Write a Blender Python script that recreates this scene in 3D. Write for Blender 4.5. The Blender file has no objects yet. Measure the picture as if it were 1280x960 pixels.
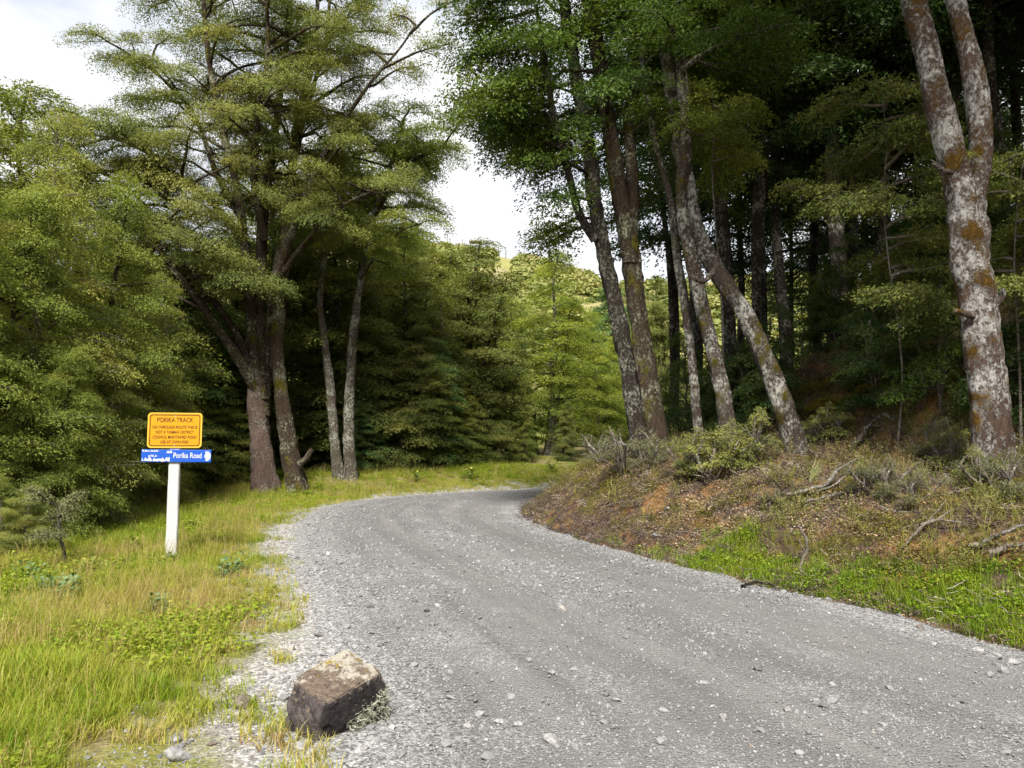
import bpy, bmesh, math, random
import numpy as np
from mathutils import Vector, Matrix

# ------------------------------------------------------------------ camera, sky, sun, exposure
SC = bpy.context.scene
COL = SC.collection
CAM_H, PITCH, FOC = 1.6, math.radians(3.7), 924.0
cam_d = bpy.data.cameras.new("camera")
cam_d.sensor_width = 36.0
cam_d.lens = 36.0 * FOC / 1280.0
cam_d.clip_start, cam_d.clip_end = 0.05, 4000.0
cam = bpy.data.objects.new("camera", cam_d)
cam.location = (0, 0, CAM_H)
cam.rotation_euler = (math.pi / 2 + PITCH, 0, 0)
COL.objects.link(cam)
SC.camera = cam

SUN_ELEV, SUN_AZ = math.radians(50), math.radians(186)     # azimuth clockwise from +Y: behind the camera and to its left
world = bpy.data.worlds.new("World")
SC.world = world
world.use_nodes = True
wn = world.node_tree
wn.nodes.clear()
w_out = wn.nodes.new("ShaderNodeOutputWorld")
w_bg = wn.nodes.new("ShaderNodeBackground")
w_bg.inputs["Strength"].default_value = 0.1
w_sky = wn.nodes.new("ShaderNodeTexSky")
w_sky.sky_type = 'NISHITA'
w_sky.sun_disc = False
w_sky.sun_elevation = SUN_ELEV
w_sky.sun_rotation = SUN_AZ
w_tc = wn.nodes.new("ShaderNodeTexCoord")
w_map = wn.nodes.new("ShaderNodeMapping")
w_map.inputs["Scale"].default_value = (1.0, 1.0, 2.2)
w_no = wn.nodes.new("ShaderNodeTexNoise")
w_no.inputs["Scale"].default_value = 3.2
w_no.inputs["Detail"].default_value = 7.0
w_no.inputs["Roughness"].default_value = 0.55
w_rmp = wn.nodes.new("ShaderNodeValToRGB")
w_rmp.color_ramp.elements[0].position = 0.30
w_rmp.color_ramp.elements[0].color = (0.62, 0.62, 0.62, 1)
w_rmp.color_ramp.elements[1].position = 0.52
w_rmp.color_ramp.elements[1].color = (1, 1, 1, 1)
w_mix = wn.nodes.new("ShaderNodeMix")
w_mix.data_type = 'RGBA'
w_mix.inputs[7].default_value = (5.4, 5.45, 5.6, 1)             # bright thin cloud
w_no2 = wn.nodes.new("ShaderNodeTexNoise")
w_no2.inputs["Scale"].default_value = 5.0
w_no2.inputs["Detail"].default_value = 6.0
w_rmp2 = wn.nodes.new("ShaderNodeValToRGB")                    # soft grey shading inside the cloud sheet
w_rmp2.color_ramp.elements[0].position = 0.36
w_rmp2.color_ramp.elements[0].color = (3.75, 3.9, 4.2, 1)
w_rmp2.color_ramp.elements[1].position = 0.60
w_rmp2.color_ramp.elements[1].color = (5.4, 5.45, 5.55, 1)
wn.links.new(w_map.outputs["Vector"], w_no2.inputs["Vector"])
wn.links.new(w_no2.outputs["Fac"], w_rmp2.inputs["Fac"])
wn.links.new(w_rmp2.outputs["Color"], w_mix.inputs[7])
wn.links.new(w_tc.outputs["Generated"], w_map.inputs["Vector"])
wn.links.new(w_map.outputs["Vector"], w_no.inputs["Vector"])
wn.links.new(w_no.outputs["Fac"], w_rmp.inputs["Fac"])
wn.links.new(w_rmp.outputs["Color"], w_mix.inputs[0])
wn.links.new(w_sky.outputs["Color"], w_mix.inputs[6])
wn.links.new(w_mix.outputs[2], w_bg.inputs["Color"])
wn.links.new(w_bg.outputs["Background"], w_out.inputs["Surface"])

sun_d = bpy.data.lights.new("sun", 'SUN')
sun_d.energy = 3.7
sun_d.angle = math.radians(13)
sun_d.color = (1.0, 0.95, 0.86)
sun = bpy.data.objects.new("sun", sun_d)
sv = Vector((math.sin(SUN_AZ) * math.cos(SUN_ELEV), math.cos(SUN_AZ) * math.cos(SUN_ELEV), math.sin(SUN_ELEV)))
sun.rotation_euler = (-sv).to_track_quat('-Z', 'Y').to_euler()
sun.location = sv * 60
COL.objects.link(sun)

SC.view_settings.view_transform = 'Standard'
SC.view_settings.look = 'None'
SC.view_settings.exposure = 1.22
SC.view_settings.gamma = 1.0
SC.view_settings.use_curve_mapping = False
SC.render.engine = 'CYCLES'
SC.cycles.max_bounces = 6
SC.cycles.diffuse_bounces = 4
SC.cycles.glossy_bounces = 2
SC.cycles.transmission_bounces = 4
SC.cycles.use_adaptive_sampling = True

# ------------------------------------------------------------------ helpers
RNG = np.random.default_rng(7)


def at(px, py, Y):
    """A place in the world from a measurement on the photograph (1280 wide) and a distance."""
    x, y = (px - 640.0) / FOC, (480.0 - py) / FOC
    dy = math.cos(PITCH) - y * math.sin(PITCH)
    dz = math.sin(PITCH) + y * math.cos(PITCH)
    k = Y / dy
    return np.array([x * k, Y, CAM_H + dz * k])


def _hash(ix, iy, seed):
    h = (ix.astype(np.int64) * 374761393 + iy.astype(np.int64) * 668265263 + seed * 982451653) & 0x7fffffff
    h = ((h ^ (h >> 13)) * 1274126177) & 0x7fffffff
    return ((h ^ (h >> 16)) & 0xffff) / 65535.0


def vnoise(x, y, scale=1.0, seed=0, octv=1):
    """Value noise in 0..1 over the plane."""
    x, y = np.asarray(x, float), np.asarray(y, float)
    out, amp, tot = 0.0, 1.0, 0.0
    for o in range(octv):
        fx, fy = x * scale * 2 ** o, y * scale * 2 ** o
        ix, iy = np.floor(fx), np.floor(fy)
        u, v = fx - ix, fy - iy
        u, v = u * u * (3 - 2 * u), v * v * (3 - 2 * v)
        a, b = _hash(ix, iy, seed + o), _hash(ix + 1, iy, seed + o)
        c, d = _hash(ix, iy + 1, seed + o), _hash(ix + 1, iy + 1, seed + o)
        out = out + amp * ((a * (1 - u) + b * u) * (1 - v) + (c * (1 - u) + d * u) * v)
        tot += amp
        amp *= 0.5
    return out / tot


def sstep(a, b, x):
    t = np.clip((x - a) / (b - a), 0, 1)
    return t * t * (3 - 2 * t)


def mesh_np(name, verts, faces, tint=None, smooth=False, attrs=None):
    """faces: (n,k) array of one size, or a list of such arrays."""
    me = bpy.data.meshes.new(name)
    verts = np.asarray(verts, np.float32)
    fl = faces if isinstance(faces, list) else [faces]
    fl = [np.asarray(f, np.int32) for f in fl if len(f)]
    me.vertices.add(len(verts))
    me.vertices.foreach_set("co", verts.ravel())
    loops = np.concatenate([f.ravel() for f in fl])
    sizes = np.concatenate([np.full(len(f), f.shape[1], np.int32) for f in fl])
    starts = np.concatenate([[0], np.cumsum(sizes)[:-1]]).astype(np.int32)
    me.loops.add(len(loops))
    me.loops.foreach_set("vertex_index", loops)
    me.polygons.add(len(sizes))
    me.polygons.foreach_set("loop_start", starts)
    if smooth:
        me.polygons.foreach_set("use_smooth", np.ones(len(sizes), bool))
    if tint is not None:
        a = me.attributes.new("tint", 'FLOAT', 'FACE')
        a.data.foreach_set("value", np.asarray(tint, np.float32))
    for k, v in (attrs or {}).items():
        a = me.attributes.new(k, 'FLOAT', 'POINT')
        a.data.foreach_set("value", np.asarray(v, np.float32))
    me.update(calc_edges=True)
    me.validate()
    return me


def link(name, me, mat=None, parent=None):
    o = bpy.data.objects.new(name, me)
    COL.objects.link(o)
    if mat is not None and me is not None and not me.materials:
        me.materials.append(mat)
    if parent is not None:
        o.parent = parent
    return o


def tag(o, label=None, cat=None, group=None, kind=None):
    if label: o["label"] = label
    if cat: o["category"] = cat
    if group: o["group"] = group
    if kind: o["kind"] = kind
    return o


def empty(name, loc, rz=0.0, scale=1.0):
    o = bpy.data.objects.new(name, None)
    o.empty_display_size = 0.2
    o.location = loc
    o.rotation_euler = (0, 0, rz)
    o.scale = (scale,) * 3
    COL.objects.link(o)
    return o


def dup(root, loc, rz, scale, label, group=None):
    r = root.copy()
    COL.objects.link(r)
    r.location = loc
    r.rotation_euler = (0, 0, rz)
    r.scale = scale if isinstance(scale, tuple) else (scale,) * 3
    r["label"] = label
    if group: r["group"] = group
    for ch in root.children:
        c = ch.copy()
        COL.objects.link(c)
        c.parent = r
        for g in ch.children:
            d = g.copy()
            COL.objects.link(d)
            d.parent = c
    return r


# ------------------------------------------------------------------ material helpers
class NT:
    def __init__(self, name):
        self.m = bpy.data.materials.new(name)
        self.m.use_nodes = True
        self.t = self.m.node_tree
        self.t.nodes.clear()
        self.out = self.n("ShaderNodeOutputMaterial")

    def n(self, kind, **kw):
        nd = self.t.nodes.new(kind)
        for k, v in kw.items():
            setattr(nd, k, v)
        return nd

    def l(self, a, b):
        self.t.links.new(a, b)

    def val(self, sock, v):
        if hasattr(v, "is_output") or isinstance(v, bpy.types.NodeSocket):
            self.l(v, sock)
        else:
            sock.default_value = v

    def pos(self, obj=False):
        if obj:
            return self.n("ShaderNodeTexCoord").outputs["Object"]
        return self.n("ShaderNodeNewGeometry").outputs["Position"]

    def scaled(self, vec, s):
        m = self.n("ShaderNodeMapping")
        m.inputs["Scale"].default_value = s
        self.l(vec, m.inputs["Vector"])
        return m.outputs["Vector"]

    def noise(self, vec, scale, detail=4, rough=0.55, dist=0.0):
        nd = self.n("ShaderNodeTexNoise")
        self.l(vec, nd.inputs["Vector"])
        nd.inputs["Scale"].default_value = scale
        nd.inputs["Detail"].default_value = detail
        nd.inputs["Roughness"].default_value = rough
        nd.inputs["Distortion"].default_value = dist
        return nd.outputs["Fac"]

    def vor(self, vec, scale, feature='F1', out="Distance"):
        nd = self.n("ShaderNodeTexVoronoi", feature=feature)
        self.l(vec, nd.inputs["Vector"])
        nd.inputs["Scale"].default_value = scale
        return nd.outputs[out]

    def ramp(self, fac, stops):
        nd = self.n("ShaderNodeValToRGB")
        el = nd.color_ramp.elements
        while len(el) < len(stops):
            el.new(0.5)
        for e, (p, c) in zip(el, stops):
            e.position = p
            e.color = (c, c, c, 1) if not isinstance(c, tuple) else (*c, 1)
        self.l(fac, nd.inputs["Fac"])
        return nd.outputs["Color"]

    def mix(self, fac, a, b, blend='MIX'):
        nd = self.n("ShaderNodeMix", data_type='RGBA', blend_type=blend)
        self.val(nd.inputs[0], fac)
        for s, v in ((nd.inputs[6], a), (nd.inputs[7], b)):
            if isinstance(v, tuple): s.default_value = (*v, 1) if len(v) == 3 else v
            else: self.l(v, s)
        return nd.outputs[2]

    def math(self, op, a, b=0.0, c=None):
        nd = self.n("ShaderNodeMath", operation=op)
        self.val(nd.inputs[0], a)
        self.val(nd.inputs[1], b)
        if c is not None: self.val(nd.inputs[2], c)
        return nd.outputs[0]

    def attr(self, name, typ='GEOMETRY'):
        nd = self.n("ShaderNodeAttribute", attribute_type=typ)
        nd.attribute_name = name
        return nd.outputs["Fac"]

    def bump(self, h, strength=0.5, dist=0.02, normal=None):
        nd = self.n("ShaderNodeBump")
        nd.inputs["Strength"].default_value = strength
        nd.inputs["Distance"].default_value = dist
        self.l(h, nd.inputs["Height"])
        if normal is not None: self.l(normal, nd.inputs["Normal"])
        return nd.outputs["Normal"]

    def finish(self, color, rough=0.9, normal=None, spec=0.25, trans=0.0, trans_col=None):
        p = self.n("ShaderNodeBsdfPrincipled")
        self.val(p.inputs["Base Color"], (*color, 1) if isinstance(color, tuple) else color)
        self.val(p.inputs["Roughness"], rough)
        p.inputs["Specular IOR Level"].default_value = spec
        if normal is not None: self.l(normal, p.inputs["Normal"])
        sh = p.outputs["BSDF"]
        if trans > 0:
            t = self.n("ShaderNodeBsdfTranslucent")
            tc = trans_col if trans_col is not None else color
            self.val(t.inputs["Color"], (*tc, 1) if isinstance(tc, tuple) else tc)
            mx = self.n("ShaderNodeMixShader")
            mx.inputs[0].default_value = trans
            self.l(sh, mx.inputs[1])
            self.l(t.outputs["BSDF"], mx.inputs[2])
            sh = mx.outputs["Shader"]
        self.l(sh, self.out.inputs["Surface"])
        return self.m


def mat_leaf(name, stops, trans=0.32, rough=0.55, spec=0.18, inst=False):
    t = NT(name)
    f = t.attr("tint", 'INSTANCER' if inst else 'GEOMETRY')
    c = t.ramp(f, stops)
    tc = t.mix(1.0, c, (1.2, 1.25, 0.6), 'MULTIPLY')
    return t.finish(c, rough, None, spec, trans, tc)


def mat_bark(name, base, dark, lichen, moss, lich_amt, moss_amt, fs=1.0):
    """Fissured bark with pale crust lichen and moss patches."""
    t = NT(name)
    p = t.pos(True)
    st = t.scaled(p, (1, 1, 0.22))
    furrow = t.noise(st, 26 * fs, 6, 0.65, 0.6)
    fine = t.noise(p, 60 * fs, 4, 0.6)
    c = t.ramp(furrow, [(0.34, dark), (0.62, base)])
    c = t.mix(t.math('MULTIPLY', fine, 0.5), c, tuple(min(1, 1.5 * v) for v in base))
    st2 = t.scaled(p, (1, 1, 0.75))
    l1 = t.noise(st2, 21.0 * fs, 7, 0.74, 0.0)
    l2 = t.noise(p, 1.8 * fs, 3, 0.6)
    lm = t.math('MULTIPLY_ADD', l2, 0.62, l1)
    lo = 0.93 - lich_amt * 0.125
    lm = t.ramp(lm, [(lo - 0.04, 0.0), (lo + 0.09, 1.0)])
    lcol = t.mix(t.noise(p, 18, 3), lichen, tuple(v * 0.62 for v in lichen))
    c = t.mix(lm, c, lcol)
    m1 = t.noise(st2, 2.6, 5, 0.65)
    mo = 0.78 - moss_amt * 0.32
    mm = t.ramp(m1, [(mo - 0.03, 0.0), (mo + 0.06, 1.0)])
    mcol = t.mix(t.noise(p, 30, 3), moss, tuple(v * 0.5 for v in moss))
    c = t.mix(mm, c, mcol)
    h = t.math('MULTIPLY_ADD', lm, 0.35, furrow)
    h = t.math('MULTIPLY_ADD', mm, 0.5, h)
    return t.finish(c, 0.92, t.bump(h, 1.0, 0.055), 0.12)


# foliage colours, per-spray variation
LEAF = {
    'olive': mat_leaf("leaf_olive", [(0.0, (0.084, 0.114, 0.033)), (0.5, (0.172, 0.202, 0.053)), (1.0, (0.308, 0.301, 0.083))]),
    'mid': mat_leaf("leaf_mid", [(0.0, (0.074, 0.119, 0.028)), (0.5, (0.164, 0.199, 0.043)), (1.0, (0.326, 0.314, 0.065))]),
    'bright': mat_leaf("leaf_bright", [(0.0, (0.122, 0.168, 0.035)), (0.5, (0.216, 0.265, 0.051)), (1.0, (0.373, 0.354, 0.076))], 0.35),
    'gold': mat_leaf("leaf_gold", [(0.0, (0.123, 0.170, 0.048)), (0.5, (0.244, 0.273, 0.062)), (1.0, (0.409, 0.362, 0.096))], 0.35),
    'lit': mat_leaf("leaf_lit", [(0.0, (0.126, 0.183, 0.027)), (0.5, (0.238, 0.287, 0.040)), (1.0, (0.401, 0.405, 0.063))], 0.38),  # brighter copy for the central beech, sunlight put into the colour
    'deep': mat_leaf("leaf_shaded", [(0.0, (0.036, 0.076, 0.015)), (0.5, (0.080, 0.131, 0.021)), (1.0, (0.181, 0.227, 0.034))]),  # mid leaf darkened, canopy shade put into the colour
    'dark': mat_leaf("leaf_deep_shade", [(0.0, (0.022, 0.054, 0.016)), (0.5, (0.050, 0.093, 0.023)), (1.0, (0.101, 0.147, 0.034))], 0.25),  # darker leaf, shade of the forest interior put into the colour
    'blue': mat_leaf("leaf_blue", [(0.0, (0.057, 0.115, 0.037)), (0.5, (0.111, 0.195, 0.060)), (1.0, (0.203, 0.297, 0.088))], 0.25),
    'grey': mat_leaf("leaf_grey", [(0.0, (0.084, 0.096, 0.044)), (0.5, (0.144, 0.156, 0.068)), (1.0, (0.240, 0.240, 0.110))], 0.2),
    'moss': mat_leaf("leaf_moss", [(0.0, (0.070, 0.060, 0.010)), (0.5, (0.140, 0.115, 0.014)), (1.0, (0.230, 0.180, 0.022))], 0.2),
    'litter': mat_leaf("leaf_litter", [(0.0, (0.050, 0.030, 0.022)), (0.5, (0.130, 0.080, 0.050)), (1.0, (0.300, 0.190, 0.105))], 0.1, 0.8),
}
BARK = {
    'grove': mat_bark("bark_pink_grey", (0.135, 0.092, 0.078), (0.022, 0.014, 0.012), (0.34, 0.31, 0.25), (0.10, 0.085, 0.018), 0.60, 0.42),
    'brown': mat_bark("bark_brown", (0.058, 0.041, 0.029), (0.014, 0.010, 0.008), (0.40, 0.40, 0.28), (0.14, 0.12, 0.02), 0.55, 0.62),
    'white': mat_bark("bark_white_lichen", (0.090, 0.058, 0.043), (0.022, 0.014, 0.011), (0.46, 0.44, 0.42), (0.14, 0.078, 0.015), 1.12, 0.68),
    'spotted': mat_bark("bark_spotted", (0.066, 0.049, 0.038), (0.016, 0.012, 0.010), (0.44, 0.425, 0.38), (0.12, 0.095, 0.013), 1.05, 0.66),
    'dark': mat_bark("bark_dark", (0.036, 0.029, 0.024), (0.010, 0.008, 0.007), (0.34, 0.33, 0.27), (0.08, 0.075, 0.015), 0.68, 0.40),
    'pale': mat_bark("bark_pale", (0.095, 0.078, 0.06), (0.024, 0.018, 0.014), (0.40, 0.40, 0.33), (0.13, 0.12, 0.02), 0.95, 0.45),
    'twig': mat_bark("bark_twig", (0.25, 0.21, 0.175), (0.09, 0.07, 0.058), (0.45, 0.43, 0.38), (0.12, 0.10, 0.02), 0.75, 0.1),
}

# ------------------------------------------------------------------ terrain
R_EDGE = np.array([(9.5, -4), (6.6, 1.5), (4.55, 4.2), (3.72, 5.4), (3.25, 6.6), (2.52, 7.75), (1.65, 9.5), (.78, 11.5), (.25, 13.3), (.14, 15.1),
                   (.50, 17.0), (1.45, 18.5), (3.4, 19.9), (7, 22.6), (12, 28), (16, 38), (18, 60)], float)
L_EDGE = np.array([(-.1, -4), (-.45, 1.5), (-.85, 4.3), (-1.4, 6.1), (-2.1, 8.2), (-2.95, 10.6), (-3.5, 12.5), (-3.85, 14.8), (-3.65, 17.2),
                   (-2.7, 19.5), (-.8, 21.4), (1.5, 22.7), (4.2, 25.0), (8.5, 30), (12.5, 39), (14, 60)], float)


def resample(P, n):
    d = np.concatenate([[0], np.cumsum(np.linalg.norm(np.diff(P, axis=0), axis=1))])
    # Catmull-Rom through the points, evenly by arc length
    s = np.linspace(0, d[-1], n)
    i = np.clip(np.searchsorted(d, s, side="right") - 1, 0, len(P) - 2)
    t = ((s - d[i]) / (d[i + 1] - d[i]))[:, None]
    p0, p1, p2, p3 = P[np.maximum(i - 1, 0)], P[i], P[i + 1], P[np.minimum(i + 2, len(P) - 1)]
    return 0.5 * (2 * p1 + (p2 - p0) * t + (2 * p0 - 5 * p1 + 4 * p2 - p3) * t ** 2 + (3 * p1 - p0 - 3 * p2 + p3) * t ** 3)


RE, LE = resample(R_EDGE, 90), resample(L_EDGE, 90)
POLY = np.vstack([LE, RE[::-1]])


def dist_poly(x, y, P):
    out = np.full(x.shape, 1e9)
    for a, b in zip(P[:-1], P[1:]):
        ab = b - a
        t = np.clip(((x - a[0]) * ab[0] + (y - a[1]) * ab[1]) / (ab @ ab), 0, 1)
        out = np.minimum(out, np.hypot(x - a[0] - t * ab[0], y - a[1] - t * ab[1]))
    return out


def inside(x, y, P):
    r = np.zeros(x.shape, bool)
    Q = np.roll(P, 1, axis=0)
    for a, b in zip(P, Q):
        c = ((a[1] > y) != (b[1] > y)) & (x < (b[0] - a[0]) * (y - a[1]) / (b[1] - a[1] + 1e-12) + a[0])
        r ^= c
    return r


def zones(x, y):
    """(distance right of the road, distance left of it); both zero on the road."""
    x, y = np.asarray(x, float), np.asarray(y, float)
    dr, dl, ins = dist_poly(x, y, RE), dist_poly(x, y, LE), inside(x, y, POLY)
    right = (dr < dl) & ~ins
    left = (dr >= dl) & ~ins
    return np.where(right, dr, 0.0), np.where(left, dl, 0.0), ins


def height(x, y):
    x, y = np.atleast_1d(np.asarray(x, float)), np.atleast_1d(np.asarray(y, float))
    dr, dl, ins = zones(x, y)
    base = -0.12 * sstep(15, 22, y)
    # the cut bank and the forest slope above it
    lump = vnoise(x, y, 0.9, 3, 3) - 0.5
    crest = 1.22 + 0.14 * sstep(10, 12, y) + 0.25 * (vnoise(x, y, 0.35, 9) - 0.5)
    steep = np.where(y > 11, 1.0, 0.86)
    hb = crest * (1 - np.exp(-(np.maximum(dr - 0.10, 0) * 0.78 * steep) ** 1.3))
    hb = hb + 0.72 * np.maximum(dr - 3.4, 0) ** 1.0 * sstep(3.2, 5.5, dr) * (1 - 0.45 * sstep(10, 30, dr))
    hb = hb + lump * 0.34 * sstep(0.15, 1.4, dr) + (vnoise(x, y, 2.4, 13, 2) - 0.5) * 0.20 * sstep(0.1, 0.9, dr) + (vnoise(x, y, 4.0, 5, 2) - 0.5) * 0.09 * sstep(0.05, 0.5, dr)
    hb = np.minimum(hb, 26)
    # the verge and the hollow the forest on the other side grows in
    far = sstep(17, 23, y)
    hl = -0.05 * np.minimum(dl, 4) * (1 - far) - 0.20 * np.clip(dl - 4.6, 0, 6) * (1 - far)
    hl = hl + far * (0.16 * np.minimum(dl, 3) + 0.05 * np.maximum(dl - 3, 0))
    hl = hl + (vnoise(x, y, 0.7, 21, 3) - 0.5) * 0.16 * sstep(0.2, 1.5, dl)
    h = base + np.where(dr > 0, hb, 0) + np.where(dl > 0, hl, 0)
    # the far hill across the valley
    ridge = 42.5 - 0.17 * (x + 18) - 0.35 * np.maximum(-28 - x, 0) + 4 * (vnoise(x, y, 0.018, 31, 3) - 0.5)
    ridge = np.maximum(ridge, 8)
    hill = ridge * sstep(48, 175, y - 0.10 * x) + 0.02 * np.maximum(y - 175, 0)
    h = np.where(dl > 0, np.maximum(h, base) * (1 - sstep(45, 60, y)) + (h * 0.25 + hill) * sstep(45, 60, y), h)
    return h


def ground_at(x, y):
    return float(height(x, y)[0])


def place(px, py, Y):
    """The ground point at the photograph's column px, Y metres away."""
    p = at(px, py, Y)
    return np.array([p[0], Y, ground_at(p[0], Y)])


def spaced(lo, a, b, hi, step, grow):
    xs = list(np.arange(a, b + 1e-6, step))
    s, v = step, b
    while v < hi:
        s *= grow
        v += s
        xs.append(v)
    s, v = step, a
    while v > lo:
        s *= grow
        v -= s
        xs.insert(0, v)
    return np.array(xs)


gx = spaced(-500, -9, 11, 500, 0.11, 1.16)
gy = spaced(-60, 2.5, 25, 900, 0.11, 1.10)
GX, GY = np.meshgrid(gx, gy)
GZ = height(GX.ravel(), GY.ravel()).reshape(GX.shape)
gdr, gdl, gin = zones(GX.ravel(), GY.ravel())
GZ = GZ - (gin.reshape(GX.shape)) * 0.06 * 1.0
verts = np.stack([GX.ravel(), GY.ravel(), GZ.ravel()], 1)
ny, nx = GX.shape
ii = np.arange(ny * nx).reshape(ny, nx)
quads = np.stack([ii[:-1, :-1], ii[:-1, 1:], ii[1:, 1:], ii[1:, :-1]], -1).reshape(-1, 4)
q_right = (gdr[quads].max(1) > 0.0) & (gdl[quads].max(1) <= 0)
q_far = (verts[quads][:, :, 1].min(1) > 46) & ~q_right


def sub_mesh(name, sel):
    q = quads[sel]
    u, inv = np.unique(q, return_inverse=True)
    return mesh_np(name, verts[u], inv.reshape(q.shape), smooth=True,
                   attrs={"dr": gdr[u], "dl": gdl[u]})


def mat_verge():
    t = NT("verge_soil")
    p = t.pos()
    dl = t.attr("dl")
    n1, n2 = t.noise(p, 1.1, 5, 0.6), t.noise(p, 14, 5, 0.7)
    soil = t.ramp(n2, [(0.3, (0.10, 0.085, 0.045)), (0.55, (0.21, 0.17, 0.085)), (0.8, (0.33, 0.27, 0.16))])
    green = t.ramp(n2, [(0.3, (0.09, 0.105, 0.02)), (0.7, (0.20, 0.20, 0.04))])
    c = t.mix(t.ramp(n1, [(0.42, 0.0), (0.58, 1.0)]), soil, green)
    cell = t.vor(p, 46, out="Color")
    sep = t.n("ShaderNodeSeparateColor")
    t.l(cell, sep.inputs["Color"])
    grav = t.ramp(sep.outputs["Red"], [(0.0, (0.15, 0.14, 0.13)), (0.6, (0.30, 0.29, 0.28)), (1.0, (0.5, 0.49, 0.48))])
    edge = t.math('MULTIPLY_ADD', t.math('SUBTRACT', n1, 0.5), 2.6, dl)
    c = t.mix(t.ramp(edge, [(0.45, 1.0), (1.55, 0.0)]), c, grav)
    h = t.math('MULTIPLY_ADD', t.vor(p, 46), -0.6, n2)
    return t.finish(c, 0.95, t.bump(h, 0.8, 0.02), 0.1)


def mat_bank():
    t = NT("bank_soil")
    p = t.pos()
    n1, n2, n3 = t.noise(p, 0.9, 4, 0.6), t.noise(p, 11, 6, 0.72), t.noise(p, 2.6, 5, 0.65)
    c = t.ramp(n2, [(0.28, (0.030, 0.020, 0.018)), (0.5, (0.105, 0.070, 0.054)), (0.66, (0.21, 0.15, 0.105)), (0.85, (0.36, 0.28, 0.20))])
    clay = t.ramp(n2, [(0.3, (0.19, 0.095, 0.028)), (0.7, (0.40, 0.225, 0.085))])
    c = t.mix(t.ramp(n3, [(0.49, 0.0), (0.59, 0.85)]), c, clay)
    dark = t.ramp(n2, [(0.3, (0.03, 0.02, 0.018)), (0.8, (0.13, 0.09, 0.075))])
    c = t.mix(t.ramp(n1, [(0.45, 0.0), (0.6, 0.7)]), c, dark)
    moss = t.ramp(n2, [(0.3, (0.05, 0.05, 0.01)), (0.8, (0.17, 0.14, 0.02))])
    c = t.mix(t.ramp(t.noise(p, 1.7, 5, 0.6), [(0.50, 0.0), (0.58, 0.85)]), c, moss)
    h = t.math('MULTIPLY_ADD', t.noise(p, 45, 4, 0.7), 0.5, n2)
    return t.finish(c, 0.97, t.bump(h, 1.0, 0.05), 0.1)


def mat_hill():
    t = NT("hill_scrub")
    p = t.pos()
    n1, n2 = t.noise(p, 0.06, 5, 0.6), t.noise(p, 0.9, 6, 0.7)
    c = t.ramp(n2, [(0.3, (0.16, 0.16, 0.05)), (0.55, (0.27, 0.26, 0.09)), (0.8, (0.40, 0.36, 0.19))])
    tan = t.ramp(n2, [(0.3, (0.24, 0.20, 0.12)), (0.8, (0.46, 0.38, 0.26))])
    c = t.mix(t.ramp(n1, [(0.46, 0.0), (0.6, 0.8)]), c, tan)
    return t.finish(c, 0.95, t.bump(n2, 0.8, 0.6), 0.1)


MAT_VERGE, MAT_BANK, MAT_HILL = mat_verge(), mat_bank(), mat_hill()
tag(link("ground", sub_mesh("ground", ~q_right & ~q_far), MAT_VERGE), kind="structure",
    label="grassy verge and forest floor along the gravel road")
tag(link("earth_bank", sub_mesh("earth_bank", q_right), MAT_BANK), kind="structure",
    label="cut earth bank of brown soil and moss rising into the forest")
tag(link("hill", sub_mesh("hill", q_far), MAT_HILL), kind="structure", label="scrub covered hill across the valley under the sky")


# the gravel road: a sheet just above the ground, its feathered edges sinking into the verges
def road_mesh():
    ns, nu = 420, 41
    A, B = resample(L_EDGE, ns), resample(R_EDGE, ns)
    u = np.linspace(-0.16, 1.16, nu)
    P = A[:, None, :] * (1 - u)[None, :, None] + B[:, None, :] * u[None, :, None]
    x, y = P[..., 0].ravel(), P[..., 1].ravel()
    U = np.tile(u, ns)
    h = height(x, y)
    w = np.linalg.norm(A - B, axis=1).repeat(nu)
    over = np.maximum(np.maximum(-U, U - 1), 0) * w
    wob = (vnoise(x, y, 1.3, 44, 3) - 0.5)
    z = h + 0.02 + 0.05 * np.sin(np.clip(U, 0, 1) * np.pi) - 0.30 * np.maximum(over + wob * 0.35 - 0.05, 0)
    ruts = 0.8 * np.exp(-((U - 0.36 - 0.03 * np.sin(y * 0.4)) / 0.05) ** 2) + np.exp(-((U - 0.74 - 0.02 * np.sin(y * 0.5)) / 0.05) ** 2)
    z = z - 0.018 * ruts + (vnoise(x, y, 6, 45, 2) - 0.5) * 0.014
    mid = (A + B) / 2
    along_s = np.concatenate([[0], np.cumsum(np.linalg.norm(np.diff(mid, axis=0), axis=1))]).repeat(nu)
    V = np.stack([x, y, z], 1)
    i = np.arange(ns * nu).reshape(ns, nu)
    q = np.stack([i[:-1, :-1], i[:-1, 1:], i[1:, 1:], i[1:, :-1]], -1).reshape(-1, 4)
    return mesh_np("gravel_road", V, q, smooth=True, attrs={"across": U, "rut": ruts, "along": along_s}), (x, y, z)


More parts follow.
